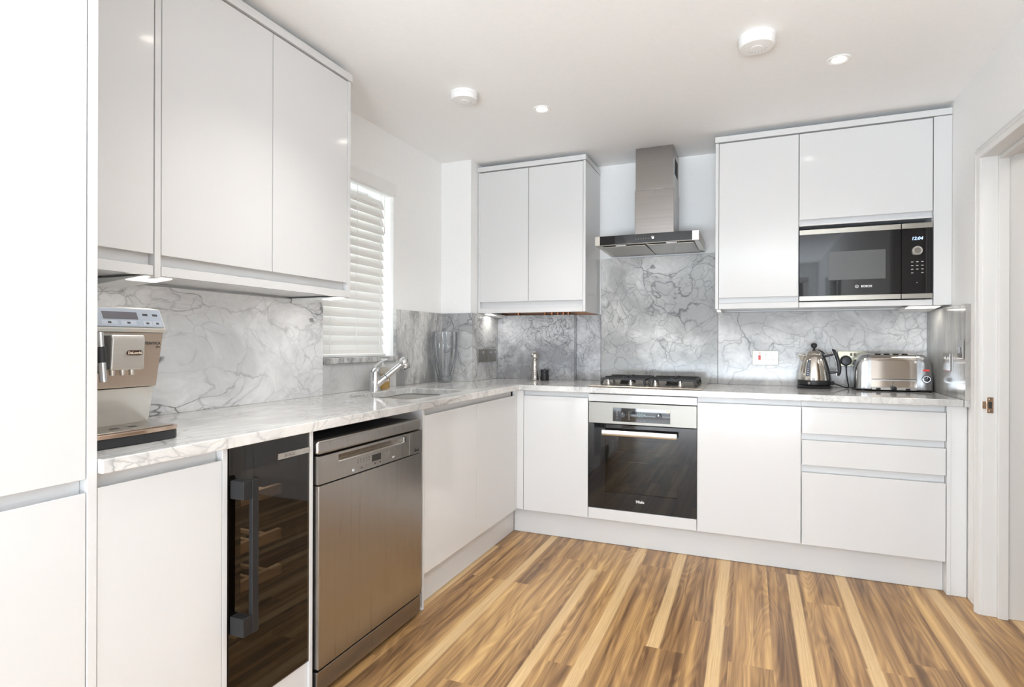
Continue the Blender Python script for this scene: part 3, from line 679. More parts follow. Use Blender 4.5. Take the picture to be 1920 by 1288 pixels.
# ------------------------------------------------------------------ extractor hood
hh = thing('extractor_hood', 'stainless steel chimney extractor hood with black glass front strip', 'extractor', (.743, .4, 1.735))
MB().prism([(.133, 1.742), (.132, 1.796), (.30, 1.801), (.598, 1.801), (.598, 1.741), (.595, 1.738)], .445, 1.040, 'x').build('canopy', M_STEELH, hh, bevel=.0015)
B(.476, 1.004, .1285, .1315, 1.7435, 1.7955).build('glass_strip', M_BGLASS, hh)
B(.476, .738, .165, .57, 1.7345, 1.7375).build('filter', subtle(mat('filter_steel', (.42, .40, .37), .4, 1.), (300, 300, 4), .1), hh, bevel=.001)
B(.748, 1.010, .165, .57, 1.7345, 1.7375).build('filter', MATS['filter_steel'], hh, bevel=.001)
for x in (.60, .89): B(x-.03, x+.03, .140, .157, 1.7345, 1.7405).build('lamp', M_PRINTL, hh)
MB().lathe((.786, .128, 1.771), [(.0095, 0), (.009, .003), (.006, .004)], 24, axis='y').build('button', M_CHROME, hh, smooth=True)
for j in range(6): B(.690+j*.014, .692+j*.014, .1278, .1284, 1.765, 1.768).build('symbol', M_PRINTL, hh)
ch = MB().box(.646, .880, .325, .598, 1.8015, 2.10)
ch.build('chimney', subtle(mat('chimney_steel', (.33, .305, .29), .25, 1.), (2, 2, 260), .05, rough=(.18, .3)), hh, bevel=.002)
cu_ = B(.650, .876, .329, .598, 2.1005, ZC-.001).build('upper_chimney', MATS['chimney_steel'], hh, bevel=.0015)
m_ = MB()
for j in range(5): m_.box(.8765, .8775, .40+j*.03, .415+j*.03, 2.20, 2.30)
m_.build('vent_slots', M_DARK, cu_)

# ------------------------------------------------------------------ microwave
mw = thing('microwave', 'built-in black glass microwave with steel edge strips in the wall cabinet', 'microwave', (1.85, .4, 1.39))
B(1.56, 2.135, .248, .55, 1.392, 1.775).build('body', M_BLACK, mw)
dm = B(1.5505, 2.0120, .224, .247, 1.4165, 1.7455).build('microwave_door', M_BGLASS, mw)
MB().box(1.5505, 2.0120, .2225, .2475, 1.746, 1.772).box(1.5505, 2.0120, .2225, .2475, 1.391, 1.416).build('steel_strip', M_FASCIA, dm, bevel=.0008)
B(1.688, 1.946, .2228, .2238, 1.498, 1.648).build('window', M_GREYWIN, dm)
ctl = B(2.0160, 2.1465, .224, .247, 1.4165, 1.7455).build('control_panel', M_BGLASS, mw)
MB().box(2.0160, 2.1465, .2225, .2475, 1.746, 1.772).box(2.0160, 2.1465, .2225, .2475, 1.391, 1.416).build('steel_strip', M_FASCIA, ctl, bevel=.0008)
kn = MB().lathe((2.081, .2238, 1.632), [(.022, 0), (.0225, .009), (.0200, .011)], 36, axis='y').build('knob', M_STEEL, ctl, smooth=True)
MB().lathe((2.081, .2124, 1.632), [(.0155, 0), (.0145, .0012)], 36, axis='y').build('knob_face', M_CHROME, kn, smooth=True)
text('clock_digits', '12:04', .022, (2.081, .2232, 1.687), '-y', M_DIGIT, ctl, bold=.0005, shear=.15)
for r_ in range(4):
    for q_ in range(3):
        if r_ == 3 and q_ == 1: continue
        B(2.056+q_*.0215, 2.0655+q_*.0215, .2232, .2238, 1.575-r_*.0185, 1.5775-r_*.0185).build('symbol', M_PRINTL, ctl)
B(2.0795, 2.0825, .2232, .2238, 1.470, 1.473).build('symbol', M_PRINTL, ctl)
text('lettering', 'BOSCH', .0150, (1.862, .2234, 1.4560), '-y', M_PRINTL, dm, bold=.0008, align='CENTER')
lg = MB(); 
for i in range(28):
    a0, a1 = 2*PI*i/28, 2*PI*(i+1)/28
    P_ = lambda r, a: (1.8185+r*math.cos(a), 1.461+r*math.sin(a))
    lg.prism([P_(.0062, a0), P_(.0085, a0), P_(.0085, a1), P_(.0062, a1)], .2232, .2238, 'y')
lg.box(1.8155, 1.8167, .2232, .2238, 1.457, 1.465).box(1.8203, 1.8215, .2232, .2238, 1.457, 1.465).box(1.8167, 1.8203, .2232, .2238, 1.4604, 1.4616)
lg.build('emblem', M_PRINTL, dm)

# ------------------------------------------------------------------ dishwasher
dw = thing('dishwasher', 'freestanding stainless steel dishwasher under the worktop', 'dishwasher', (-.28, -1.446, 0))
Y0, Y1, XD = -1.755, -1.128, .022
B(-.56, -.02, Y0+.012, Y1-.012, .012, .822).build('body', subtle(mat('dark_grey_casing', (.06, .06, .065), .35), (20, 20, 20), .05), dw, bevel=.003)
B(-.56, -.004, Y0+.006, Y1-.006, .8225, .834).build('lid', MATS['dark_grey_casing'], dw, bevel=.003)
B(-.0195, XD-.004, Y0, Y1, .794, .8395).build('top_rail', M_DW, dw, bevel=.009, seg=5)
# control panel with the grip recess cut as a real trough
gz0, gz1, gy0, gy1 = .757, .782, -1.66, -1.252
cpd = MB().box(-.0195, XD, Y0, gy0, .699, .7905).box(-.0195, XD, gy1, Y1, .699, .7905).box(-.0195, XD, gy0, gy1, gz1, .7905).box(-.0195, XD, gy0, gy1, .699, gz0).box(-.0195, XD-.026, gy0, gy1, gz0, gz1)
cpo = cpd.build('control_panel', M_DW, dw)
MB().prism([(XD-.0255, gz0+.0002), (XD-.001, gz0+.0002), (XD-.010, gz0+.007), (XD-.0255, gz1-.002)], gy0+.0002, gy1-.0125, 'y').build('grip_lip', M_STEEL, cpo)
B(XD-.024, XD+.0008, gy1-.012, gy1-.0005, gz0+.001, gz1-.001).build('grip_cap', M_CHROME, cpo, bevel=.002)
B(-.0195, XD, Y0, Y1, .098, .6945).build('dishwasher_door', M_DW, dw, bevel=.0022)
B(-.04, XD-.006, Y0+.001, Y1-.001, .018, .0885).build('kick_panel', M_DW, dw, bevel=.0015)
for y in (Y0+.05, Y1-.03): MB().cyl((-.03, y, 0), (-.03, y, .0175), .016, .02, n=16).build('foot', M_ANTH, dw)
dsp = B(XD, XD+.0008, -1.474, -1.420, .722, .746).build('display', M_DARK, cpo)
for j in range(5): 
    B(XD, XD+.0006, -1.560+j*.016, -1.552+j*.016, .733, .7345).build('symbol', M_PRINT, cpo)
    B(XD, XD+.0006, -1.559+j*.016, -1.553+j*.016, .739, .746).build('symbol', subtle(mat('grey_print', (.20, .18, .16), .5), (9, 9, 9), .05), cpo)
for j in range(3): B(XD, XD+.0006, -1.397+j*.014, -1.391+j*.014, .728, .744).build('symbol', MATS['grey_print'], cpo)
B(XD, XD+.0006, -1.578, -1.34, .7085, .7092).build('symbol', MATS['grey_print'], cpo)
B(XD, XD+.0006, -1.578, -1.34, .7165, .7172).build('symbol', MATS['grey_print'], cpo)
MB().lathe((XD, -1.583, .7128), [(.0065, 0), (.006, .0015)], 20, axis='x').build('button', M_CHROME, cpo, smooth=True)
for y in (-1.54, -1.46, -1.43): B(XD, XD+.0006, y, y+.010, .7108, .7145).build('symbol', M_PRINT, cpo)
for j in range(2): B(XD, XD+.0012, -1.345+j*.008, -1.339+j*.008, .712, .718).build('indicator', M_PRINTL, cpo)
text('lettering', 'Miele', .016, (XD+.0005, -1.170, .707), '+x', M_PRINT, cpo, bold=.0007)
B(XD, XD+.0006, -1.2255, -1.2245, .699, .785).build('seam', M_CHROME, cpo)

# ------------------------------------------------------------------ wine cooler
wc = thing('wine_cooler', 'tall black glass wine cooler with dark bar handle', 'wine cooler', (-.28, -1.93, .137))
y0, y1 = -2.0845, -1.7785
MB().box(-.54, -.03, y0, y0+.012, .139, .872).box(-.54, -.03, y1-.012, y1, .139, .872).box(-.54, -.03, y0+.0125, y1-.0125, .139, .16).box(-.54, -.03, y0+.0125, y1-.0125, .85, .872).box(-.54, -.528, y0+.0125, y1-.0125, .1605, .8495).build('body', M_DARK, wc)
MB().box(-.0295, -.004, y0, y0+.045, .139, .872).box(-.0295, -.004, y1-.045, y1, .139, .872).box(-.0295, -.004, y0+.0455, y1-.0455, .139, .20).box(-.0295, -.004, y0+.0455, y1-.0455, .80, .872).build('door_frame', M_DARK, wc)
B(-.0035, .003, y0, y1, .139, .872).build('door_glass', M_TINT, wc)
for z in (.695, .552, .437):
    s_ = MB().box(-.10, -.082, y0+.03, y1-.03, z-.020, z+.012)
    so = s_.build('shelf', M_SHELF, wc, bevel=.001)
    m_ = MB()
    for j in range(4): m_.box(-.50, -.1005, y0+.045+j*.064, y0+.06+j*.064, z-.01, z)
    m_.build('slats', M_SHELF, so)
l = bpy.data.lights.new('cooler_fill', 'AREA'); l.size = .2; l.energy = .8; l.color = (1, .93, .85)  # added lamp inside the cooler so its shelves show through the glass
lo = bpy.data.objects.new('cooler_fill', l); C.objects.link(lo); lo.parent = wc; lo.location = (.03, 0, .70)
hd = MB().box(.040, .054, -2.052, -2.030, .365, .785).build('handle', M_ANTH, wc, bevel=.002)
for z in (.735, .365): B(.0035, .0535, -2.0815, -2.0525, z, z+.05).build('handle_mount', M_ANTH, hd, bevel=.002)
bd = B(.0033, .0055, -1.912, y1+.0005, .809, .8265).build('badge_strip', M_STEEL, wc)
text('lettering', 'BOSCH', .013, (.0058, -1.864, .8135), '+x', MATS['grey_print'], bd, bold=.0003)

# ------------------------------------------------------------------ blind
bl = thing('venetian_blind', 'white horizontal slatted blind hanging in the kitchen window', 'blind', (XL-.06, -.735, 1.086))
B(XL-.10, XL+.004, wy0+.001, wy1-.001, 2.005, 2.054).build('head_rail', M_WPLAST, bl, bevel=.002)
B(XL+.0045, XL+.018, wy0-.02, wy1+.006, 2.006, 2.074).build('valance', M_WPLAST, bl, bevel=.002)
M_SLAT = mat('white_slat', (.84, .83, .81), .4)
bN = M_SLAT.node_tree.nodes['Principled BSDF']; bN.inputs['Transmission Weight'].default_value = 0.0
bN.inputs['Subsurface Weight'].default_value = 0.0
tr = N(M_SLAT, 'ShaderNodeBsdfTranslucent'); tr.inputs[0].default_value = (.9, .88, .84, 1); mxs = N(M_SLAT, 'ShaderNodeMixShader'); mxs.inputs[0].default_value = .14
L(M_SLAT, bN.outputs[0], mxs.inputs[1]); L(M_SLAT, tr.outputs[0], mxs.inputs[2]); L(M_SLAT, mxs.outputs[0], M_SLAT.node_tree.nodes['Material Output'].inputs[0])
m_ = MB(); ns = 18; zb = 1.127
for i in range(ns):
    z = zb+i*.0485; th = math.radians(73); hw = .0285
    xc = XL-.055; dx, dz = hw*math.cos(th), hw*math.sin(th)
    nx, nz = .0015*math.sin(th), .0015*math.cos(th)
    # top edge leans towards the glass, bottom edge towards the room
    p = [(xc+dx, z-dz), (xc+dx*.3+.0028, z-dz*.3+.0012), (xc-dx, z+dz), (xc-dx-nx*1.4, z+dz-nz), (xc+dx*.3+.0002, z-dz*.3-.0003), (xc+dx-nx*1.4, z-dz-nz)]
    m_.prism(p, wy0+.012, wy1-.028, 'y')
m_.build('slats', M_SLAT, bl)
B(XL-.078, XL-.030, wy0+.012, wy1-.028, 1.0845, 1.0985).build('bottom_rail', M_WPLAST, bl, bevel=.003)
for y in (-.93, -.72, -.512):
    MB().tube([(XL-.033, y, 1.10), (XL-.026, y, 2.004)], .0016, 6).build('ladder_cord', M_WPLAST, bl)
MB().tube([(XL-.020, -.486, 1.82), (XL-.020, -.487, 2.004)], .002, 6).cyl((XL-.020, -.486, 1.78), (XL-.020, -.486, 1.82), .005, .003, n=10).build('pull_cord', M_WPLAST, bl)

# ------------------------------------------------------------------ ceiling fittings
def downlight(x, y, label, grp='recessed downlights in the ceiling'):
    t = thing('downlight', label, 'ceiling light', (x, y, ZC-.004), grp)
    MB().lathe((x, y, ZC), [(.045, .0002), (.046, .003), (.043, .0055), (.030, .004), (.026, .0005)], 40, axis='-z').build('bezel', M_WPLAST, t, smooth=True)
    MB().lathe((x, y, ZC), [(.0255, .0006), (.0255, .0030), (.0001, .0032)], 32, axis='-z').build('lamp', M_LED, t)
    l = bpy.data.lights.new('downlight_lamp', 'SPOT'); l.energy = 24; l.color = (1, .965, .925); l.spot_size = math.radians(120); l.spot_blend = .9; l.shadow_soft_size = .03
    lo = bpy.data.objects.new('downlight_lamp', l); C.objects.link(lo); lo.parent = t; lo.location = (0, 0, -.012)
    return t
d = downlight(.318, -.462, 'small round downlight in the ceiling between alarm and corner cabinet')
dup(d, (1.648, -.471, ZC-.004), 'round downlight in the ceiling in front of the microwave cabinet')
for x, y, lb in ((.27, -1.69, 'round downlight in the ceiling over the dishwasher, out of frame'), (1.64, -1.65, 'round downlight in the ceiling over the middle of the floor, out of frame'),
                 (1.64, -4.29, 'round downlight in the ceiling well behind the camera'), (1.64, -3.03, 'round downlight in the ceiling just behind the camera')):
    dup(d, (x, y, ZC-.004), lb)
def alarm(x, y, r, h, label, kind):
    t = thing(kind, label, 'alarm', (x, y, ZC-h))
    MB().lathe((x, y, ZC), [(r*.98, .0002), (r, .004), (r, .012), (r*.965, .014), (r*.965, h*.75), (r*.90, h*.97), (r*.8, h), (.0001, h)], 48, axis='-z').build('casing', M_WPLAST, t, smooth=True)
    MB().lathe((x, y, ZC), [(r*.30, h+.0002), (r*.29, h+.002), (.0001, h+.0022)], 28, axis='-z').build('test_button', M_WPLAST, t, smooth=True)
    m_ = MB()
    for k in range(7):
        a = math.radians(20+k*20) 
        m_.box(x+r*.55*math.cos(a)-.001, x+r*.55*math.cos(a)+.001, y+r*.55*math.sin(a)-.004, y+r*.55*math.sin(a)+.004, ZC-h-.0006, ZC-h-.0001)
    m_.build('grille', subtle(mat('grey_slots', (.45, .45, .45), .5), (9, 9, 9), .05), t)
    return t
alarm(.034, -.775, .066, .038, 'white round smoke alarm on the ceiling left of the small downlight', 'smoke_alarm')
alarm(1.328, -.798, .068, .045, 'white round alarm on the ceiling, the larger one nearest the camera', 'heat_alarm')

# ------------------------------------------------------------------ sockets and switches
def plate_back(x0, x1, z0, z1, m, t): return B(x0, x1, .5735, .5798, z0, z1).build('plate', m, t, bevel=.0025, seg=3)
t = thing('cooker_switch', 'satin metal cooker switch plate with red rocker on the splashback', 'switch', (1.39, .577, 1.03))
pl = plate_back(1.319, 1.464, 1.031, 1.118, M_SATIN, t)
B(1.351, 1.366, .5695, .573, 1.061, 1.090).build('rocker', M_RED, pl, bevel=.001)
B(1.352, 1.365, .571, .573, 1.100, 1.106).build('neon', mat('orange_neon', (.8, .25, .15), .4), pl)
B(1.388, 1.399, .5695, .573, 1.083, 1.100).build('rocker', M_WPLAST, pl, bevel=.001)
B(1.424, 1.428, .572, .573, 1.082, 1.088).build('socket_hole', M_DARK, pl)
B(1.414, 1.420, .572, .573, 1.062, 1.066).build('socket_hole', M_DARK, pl); B(1.432, 1.438, .572, .573, 1.062, 1.066).build('socket_hole', M_DARK, pl)
t = thing('double_socket', 'satin metal double socket behind the kettle, with plug inserted', 'socket', (1.85, .577, 1.03))
pl = plate_back(1.775, 1.921, 1.032, 1.119, M_SATIN, t)
for x in (1.838, 1.855): B(x, x+.011, .5695, .573, 1.092, 1.108).build('rocker', subtle(mat('brown_rocker', (.20, .15, .11), .4), (9, 9, 9), .05), pl, bevel=.001)
t = thing('fused_switch', 'grey metal single switch plate on the right wall above the toaster end', 'switch', (XR-.024, .217, 1.03))
XW = XR-.02
pl = B(XW-.008, XW-.0003, .165, .270, 1.031, 1.117).build('plate', M_PLATE, t, bevel=.003, seg=3)
B(XW-.012, XW-.0085, .208, .222, 1.090, 1.104).build('rocker', M_CHROME, pl, bevel=.001)
t = thing('narrow_switch', 'narrow upright chrome switch plate on the right wall near the doorway', 'switch', (XR-.024, .02, 1.09))
pl = B(XW-.008, XW-.0003, -.022, .048, 1.095, 1.182).build('plate', M_PLATE, t, bevel=.003, seg=3)
B(XW-.012, XW-.0085, .004, .028, 1.122, 1.148).build('rocker', M_CHROME, pl, bevel=.001)
XC_ = CX+.02
for i, (ya, yb_, lb) in enumerate(((.190, .322, 'dark metal wide switch plate on the corner splashback, leftmost of the three'), (.340, .404, 'dark metal narrow plate on the corner splashback, middle of the three'), (.409, .480, 'dark metal narrow plate on the corner splashback, next to the marble box'))):
    t = thing('switch_plate', lb, 'switch', (XC_+.004, (ya+yb_)/2, 1.03), 'switch plates on the corner splashback')
    pl = B(XC_+.0003, XC_+.0075, ya, yb_, 1.030, 1.116).build('plate', M_SOCKET, t, bevel=.002)
    ym = (ya+yb_)/2
    B(XC_+.008, XC_+.011, ym+.004, ym+.018, 1.088, 1.102).build('rocker', M_CHROME, pl, bevel=.001)

# ------------------------------------------------------------------ kettle
kx, ky = 1.645, .485
kt = thing('kettle', 'polished steel kettle with black handle and base on the worktop', 'kettle', (kx, ky, CT))
MB().lathe((kx, ky, CT), [(.080, .001), (.088, .003), (.090, .010), (.084, .016), (.078, .018)], 48).build('power_base', M_BLACK, kt, smooth=True)
MB().lathe((kx, ky, CT), [(.080, .0185), (.084, .022), (.085, .040), (.083, .0475)], 48).build('base_ring', M_BLACK, kt, smooth=True)
prof = [(.0825, .048), (.0815, .060), (.0790, .080), (.0745, .105), (.0685, .130), (.0610, .155), (.0520, .178), (.0435, .192)]
kb = MB().lathe((kx, ky, CT), prof, 56).build('body', subtle(mat('polished_steel', (.74, .70, .64), .06, 1.), (6, 6, 6), .01), kt, smooth=True)
ld = MB().lathe((kx, ky, CT), [(.0435, .1925), (.0400, .204), (.0300, .214), (.016, .219), (.0001, .220)], 48).build('lid', MATS['polished_steel'], kt, smooth=True)
MB().lathe((kx, ky, CT), [(.0055, .2195), (.006, .228), (.012, .232), (.0165, .241), (.0165, .248), (.012, .256), (.0001, .2595)], 28).build('lid_knob', M_BLACK, ld, smooth=True)
def krad(h):
    for (r0, h0), (r1, h1) in zip(prof, prof[1:]):
        if h0 <= h <= h1: return r0+(r1-r0)*(h-h0)/(h1-h0)
    return prof[-1][0] if h > .19 else prof[0][0]
# black spine on the handle side (towards +x)
def strip(a0, a1, h0, h1, off, nh=14, na=6, tt=.004):
    rings = []
    for i in range(nh+1):
        h = h0+(h1-h0)*i/nh; r = krad(h)+off; ring = []
        for j in range(na+1): a = math.radians(a0+(a1-a0)*j/na); ring.append((kx+r*math.cos(a), ky+r*math.sin(a), CT+h))
        for j in range(na, -1, -1): a = math.radians(a0+(a1-a0)*j/na); ring.append((kx+(r-tt)*math.cos(a), ky+(r-tt)*math.sin(a), CT+h))
        rings.append(ring)
    return MB().loft(rings)
ha = -12
strip(ha-22, ha+30, .046, .192, .004).build('spine', M_BLACK, kt, smooth=True)
hc, hs = math.cos(math.radians(ha)), math.sin(math.radians(ha))
def kp(r, h): return (kx+r*hc, ky+r*hs, CT+h)
MB().tube([kp(.0, .218), kp(.024, .214), kp(.040, .204), kp(.050, .192)], .008, 10, radii=[.003, .007, .009, .009]).build('spine_top', M_BLACK, kt, smooth=True)
hn = MB().tube([kp(.092, .222), kp(.100, .214), kp(.112, .188), kp(.122, .155), kp(.127, .120), kp(.126, .090), kp(.121, .074)], .01, 14, radii=[.005, .0095, .0105, .011, .011, .010, .006]).build('handle', M_BLACK, kt, smooth=True)
MB().tube([kp(.088, .2235), kp(.0925, .208), kp(.1035, .180), kp(.112, .150), kp(.1165, .118), kp(.1155, .090), kp(.112, .076)], .0045, 10).build('handle_inlay', M_CHROME, hn, smooth=True)
MB().cyl(kp(.050, .180), kp(.106, .196), .0065, .006, n=14).cyl(kp(.074, .090), kp(.120, .094), .0075, .0065, n=14).build('handle_strut', M_BLACK, hn, smooth=True)
# spout towards -x
sa = 180+8
c_, s_2 = math.cos(math.radians(sa)), math.sin(math.radians(sa))
def kq(r, h, w): return [(kx+r*c_-w*s_2, ky+r*s_2+w*c_, CT+h), (kx+r*c_+w*s_2, ky+r*s_2-w*c_, CT+h)]
sp2 = MB(); a_, b_ = kq(.058, .150, .018); 
P0 = [kq(.060, .150, .004)[0], kq(.060, .150, .004)[1], kq(.050, .188, .020)[1], kq(.050, .188, .020)[0]]
P1 = [kq(.070, .158, .002)[0], kq(.070, .158, .002)[1], kq(.086, .193, .010)[1], kq(.086, .193, .010)[0]]
sp2.loft([P0, P1]).build('spout', MATS['polished_steel'], kt, bevel=.002)
# water gauge facing the camera
ga = -118
gs = strip(ga-8, ga+8, .070, .162, .0022, tt=.003).build('water_gauge', subtle(mat('grey_gauge', (.10, .115, .14), .2), (9, 9, 9), .05), kt, smooth=True)
for j in range(6): strip(ga-3.5, ga+3.5, .078+j*.012, .081+j*.012, .0028, nh=1, na=2, tt=.0005).build('gauge_mark', M_PRINTL, gs)
bt = math.radians(-112)
MB().cyl((kx+.084*math.cos(bt), ky+.084*math.sin(bt), CT+.031), (kx+.0865*math.cos(bt), ky+.0865*math.sin(bt), CT+.031), .007, n=20).build('badge', M_CHROME, kt)
MB().cyl(kp(.083, .030), kp(.103, .033), .009, .010, n=14).build('switch', M_BLACK, kt)
# plug and cable
pg = thing('power_plug', 'round black plug with cable, in the socket between kettle and toaster', 'plug', (1.816, .56, CT))
MB().lathe((1.816, .5732, 1.064), [(.028, 0), (.030, .006), (.028, .018), (.022, .024), (.0001, .026)], 32, axis='y').build('plug_body', M_BLACK, pg, smooth=True)
MB().tube([(1.816, .560, 1.040), (1.8165, .556, 1.022), (1.818, .553, .985), (1.822, .548, .945), (1.826, .535, .921), (1.824, .520, .9125), (1.812, .510, .9125), (1.790, .505, .918), (1.765, .502, .928), (1.742, .500, .938)], .0032, 8).build('cable', M_BLACK, pg, smooth=True)
MB().cyl((1.816, .560, 1.044), (1.8165, .556, 1.020), .006, .0035, n=12).build('strain_relief', M_BLACK, pg)

# ------------------------------------------------------------------ toaster
TY0, TY1, TZ0, TZ1 = .385, .563, CT+.012, 1.107
ts = thing('toaster', 'polished four-slot toaster with red lamp and black dial beside the right wall', 'toaster', (2.02, .475, CT))
def tsec(x, hz=1., yi=0., rr=.045):
    z1 = TZ0+(TZ1-TZ0)*hz; y0_, y1_ = TY0+yi, TY1-yi; r = min(rr, (z1-TZ0)*.45); out = [(x, y0_, TZ0), (x, y0_, z1-r)]
    for k in range(1, 8): a = math.radians(180-k*90/7); out.append((x, y0_+r+r*math.cos(a), z1-r+r*math.sin(a)))
    for k in range(0, 8): a = math.radians(90-k*90/7); out.append((x, y1_-r+r*math.cos(a), z1-r+r*math.sin(a)))
    out.append((x, y1_, TZ0)); return out
# centre section: polished mirror panel and satin surround
T_ST = subtle(mat('satin_toaster', (.62, .63, .64), .22, 1.), (4, 4, 60), .03)
T_MI = subtle(mat('mirror_toaster', (.72, .66, .60), .08, 1.), (4, 4, 4), .01)
MB().loft([tsec(1.912, 1., .002), tsec(2.118, 1., .002)]).build('centre_body', T_MI, ts, smooth=True)
MB().loft([tsec(1.898, 1.01), tsec(1.9115, 1.01)]).build('collar', T_ST, ts, smooth=True)
MB().loft([tsec(2.1185, 1.01), tsec(2.132, 1.01)]).build('collar', T_ST, ts, smooth=True)
def cap(x0, x1):
    rings = []; n = 12; h = TZ1-TZ0
    for k in range(n+1):
        t_ = k/n; x = x0+(x1-x0)*t_
        hz = 1-.52*(1-math.sqrt(max(0, 1-(t_*.985)**2.6))); yi = .028*(t_**3.2)
        rings.append(tsec(x, hz, yi, .05))
    return MB().loft(rings)
cap(1.8975, 1.838).build('left_end_cap', T_ST, ts, smooth=True)
ec = cap(2.1325, 2.195).build('right_end_cap', T_ST, ts, smooth=True)
B(1.845, 2.188, TY0+.006, TY1-.01, CT+.004, TZ0-.0002).build('base', M_BLACK, ts, bevel=.003)
for x in (1.875, 2.145): MB().cyl((x, TY0+.02, CT+.0002), (x, TY0+.02, CT+.0038), .012, n=14).cyl((x, TY1-.03, CT+.0002), (x, TY1-.03, CT+.0038), .012, n=14).build('foot', M_BLACK, ts)
B(1.914, 2.1165, TY0+.0005, TY0+.004, .970, .9735).build('seam', M_DARK, ts)
B(1.914, 2.1165, TY0-.001, TY0+.001, .966, .9695).build('trim_strip', T_ST, ts)
B(1.914, 2.1165, TY0-.004, TY0+.0015, TZ0-.004, TZ0+.008).build('lower_rail', T_ST, ts, bevel=.001)
for x in (1.944, 2.078): B(x-.010, x+.010, TY0-.008, TY0-.0042, TZ0-.006, TZ0+.006).build('rail_clip', M_BLACK, ts, bevel=.001)
B(2.011, 2.014, TY0-.0006, TY0+.0018, .944, .960).build('lever_slot', M_DARK, ts)
MB().tube([(2.0125, TY0-.001, .946), (2.0125, TY0-.014, .938), (2.0125, TY0-.020, .930)], .0025, 8).build('lever', M_CHROME, ts)
MB().lathe((2.0125, TY0-.014, .924), [(.0001, -.013), (.009, -.010), (.0125, 0), (.0125, .006), (.0001, .010)], 24, axis='y').build('lever_knob', M_BLACK, ts, smooth=True)
for j in range(4):
    x = 1.935+j*.041
    sl = B(x, x+.026, TY0+.03, TY1-.03, TZ1-.0006, TZ1+.0008).build('slot', M_DARK, ts)
    MB().tube([(x+.003, TY0+.04, TZ1+.001), (x+.008, TY0+.042, TZ1+.005), (x+.018, TY0+.042, TZ1+.005), (x+.023, TY0+.04, TZ1+.001)], .0012, 6).build('slot_guard', M_CHROME, sl)
ft = B(2.145, 2.174, TY0-.0006, TY0+.003, 1.018, 1.028).build('rocker', M_RED, ts, bevel=.0006)
dl = MB().lathe((2.160, TY0+.002, .977), [(.0215, 0), (.0215, .003), (.018, .0034)], 36, axis='y').build('dial_ring', M_BLACK, ts, smooth=True)
MB().lathe((2.160, TY0-.0018, .977), [(.0185, 0), (.0182, .0012), (.0145, .0014)], 36, axis='y').build('dial_scale', T_ST, dl, smooth=True)
MB().lathe((2.160, TY0-.0034, .977), [(.0138, 0), (.0132, .012), (.011, .0135)], 30, axis='y').build('dial', M_BLACK, dl, smooth=True)
B(2.159, 2.161, TY0-.0178, TY0-.0172, .980, .989).build('dial_mark', M_PRINTL, dl)
B(2.1585, 2.1615, TY0-.0004, TY0+.002, 1.002, 1.005).build('pointer_mark', M_PRINT, ts)

# ------------------------------------------------------------------ pepper mill and pot
px, py = -.045, .425
pm = thing('pepper_mill', 'tall turned steel pepper mill in front of the marble box', 'pepper mill', (px, py, CT))
MB().lathe((px, py, CT), [(.027, .0005), (.028, .004), (.0265, .020), (.024, .040), (.0265, .046), (.0265, .050), (.022, .053), (.0235, .060), (.0235, .064), (.0205, .068), (.0195, .085), (.022, .100), (.0225, .108), (.019, .122), (.0165, .134), (.0185, .138)], 40).build('body', M_STEEL, pm, smooth=True)
MB().lathe((px, py, CT), [(.0150, .1382), (.0150, .143), (.020, .145), (.0245, .154), (.026, .165), (.023, .176), (.015, .184), (.006, .1865)], 40).build('head', M_STEEL, pm, smooth=True)
MB().lathe((px, py, CT), [(.0045, .187), (.007, .191), (.006, .196), (.0001, .198)], 20).build('top_nut', M_CHROME, pm, smooth=True)
qx, qy = .024, .430
ps = thing('salt_pot', 'small squat black salt mill right of the steel pepper mill', 'salt mill', (qx, qy, CT))
MB().lathe((qx, qy, CT), [(.029, .0005), (.030, .003), (.0285, .025), (.026, .045), (.0265, .052)], 36).build('body', M_BLACK, ps, smooth=True)
MB().lathe((qx, qy, CT), [(.0265, .0525), (.0285, .058), (.0285, .070), (.027, .074), (.0001, .075)], 36).build('cap', M_BLACK, ps, smooth=True)
MB().lathe((qx, qy, CT), [(.004, .0752), (.005, .079), (.0001, .082)], 16).build('top_nut', M_CHROME, ps, smooth=True)

# ------------------------------------------------------------------ vase (fluted crystal)
vx, vy = -.495, -.012
def vase_prof(r_b, r_t, h0, h1, n=12, thick=0.):
    out = []
    for i in range(n+1):
        t_ = i/n; r = r_b+(r_t-r_b)*(math.sin(min(1, t_*1.15)*PI/2))**1.0
        if t_ > .87: r = r_t-.003*((t_-.87)/.13)
        out.append((r-thick, h0+(h1-h0)*t_))
    return out
fl = lambda a, h: 1+.10*math.cos(8*a)*min(1, max(0, (h-.02)/.12))
outer = vase_prof(.041, .079, .0008, .322); inner = vase_prof(.033, .073, .040, .324)[::-1]
MB().lathe((vx, vy, CT), outer+inner+[(.0001, .040)], 96, rf=fl).build('crystal_vase', M_CRYSTAL, smooth=True, origin=(vx, vy, CT))
tag(bpy.data.objects['crystal_vase'], 'tall fluted clear crystal vase standing in the worktop corner', 'vase')

# ------------------------------------------------------------------ tap
tx, ty = -.505, -.738
tp = thing('kitchen_tap', 'chrome mixer tap with angled pull-out spray beside the sink', 'tap', (tx, ty, CT))
MB().lathe((tx, ty, CT), [(.031, .0005), (.031, .006), (.028, .010), (.028, .100)], 40).build('body', M_CHROME, tp, smooth=True)
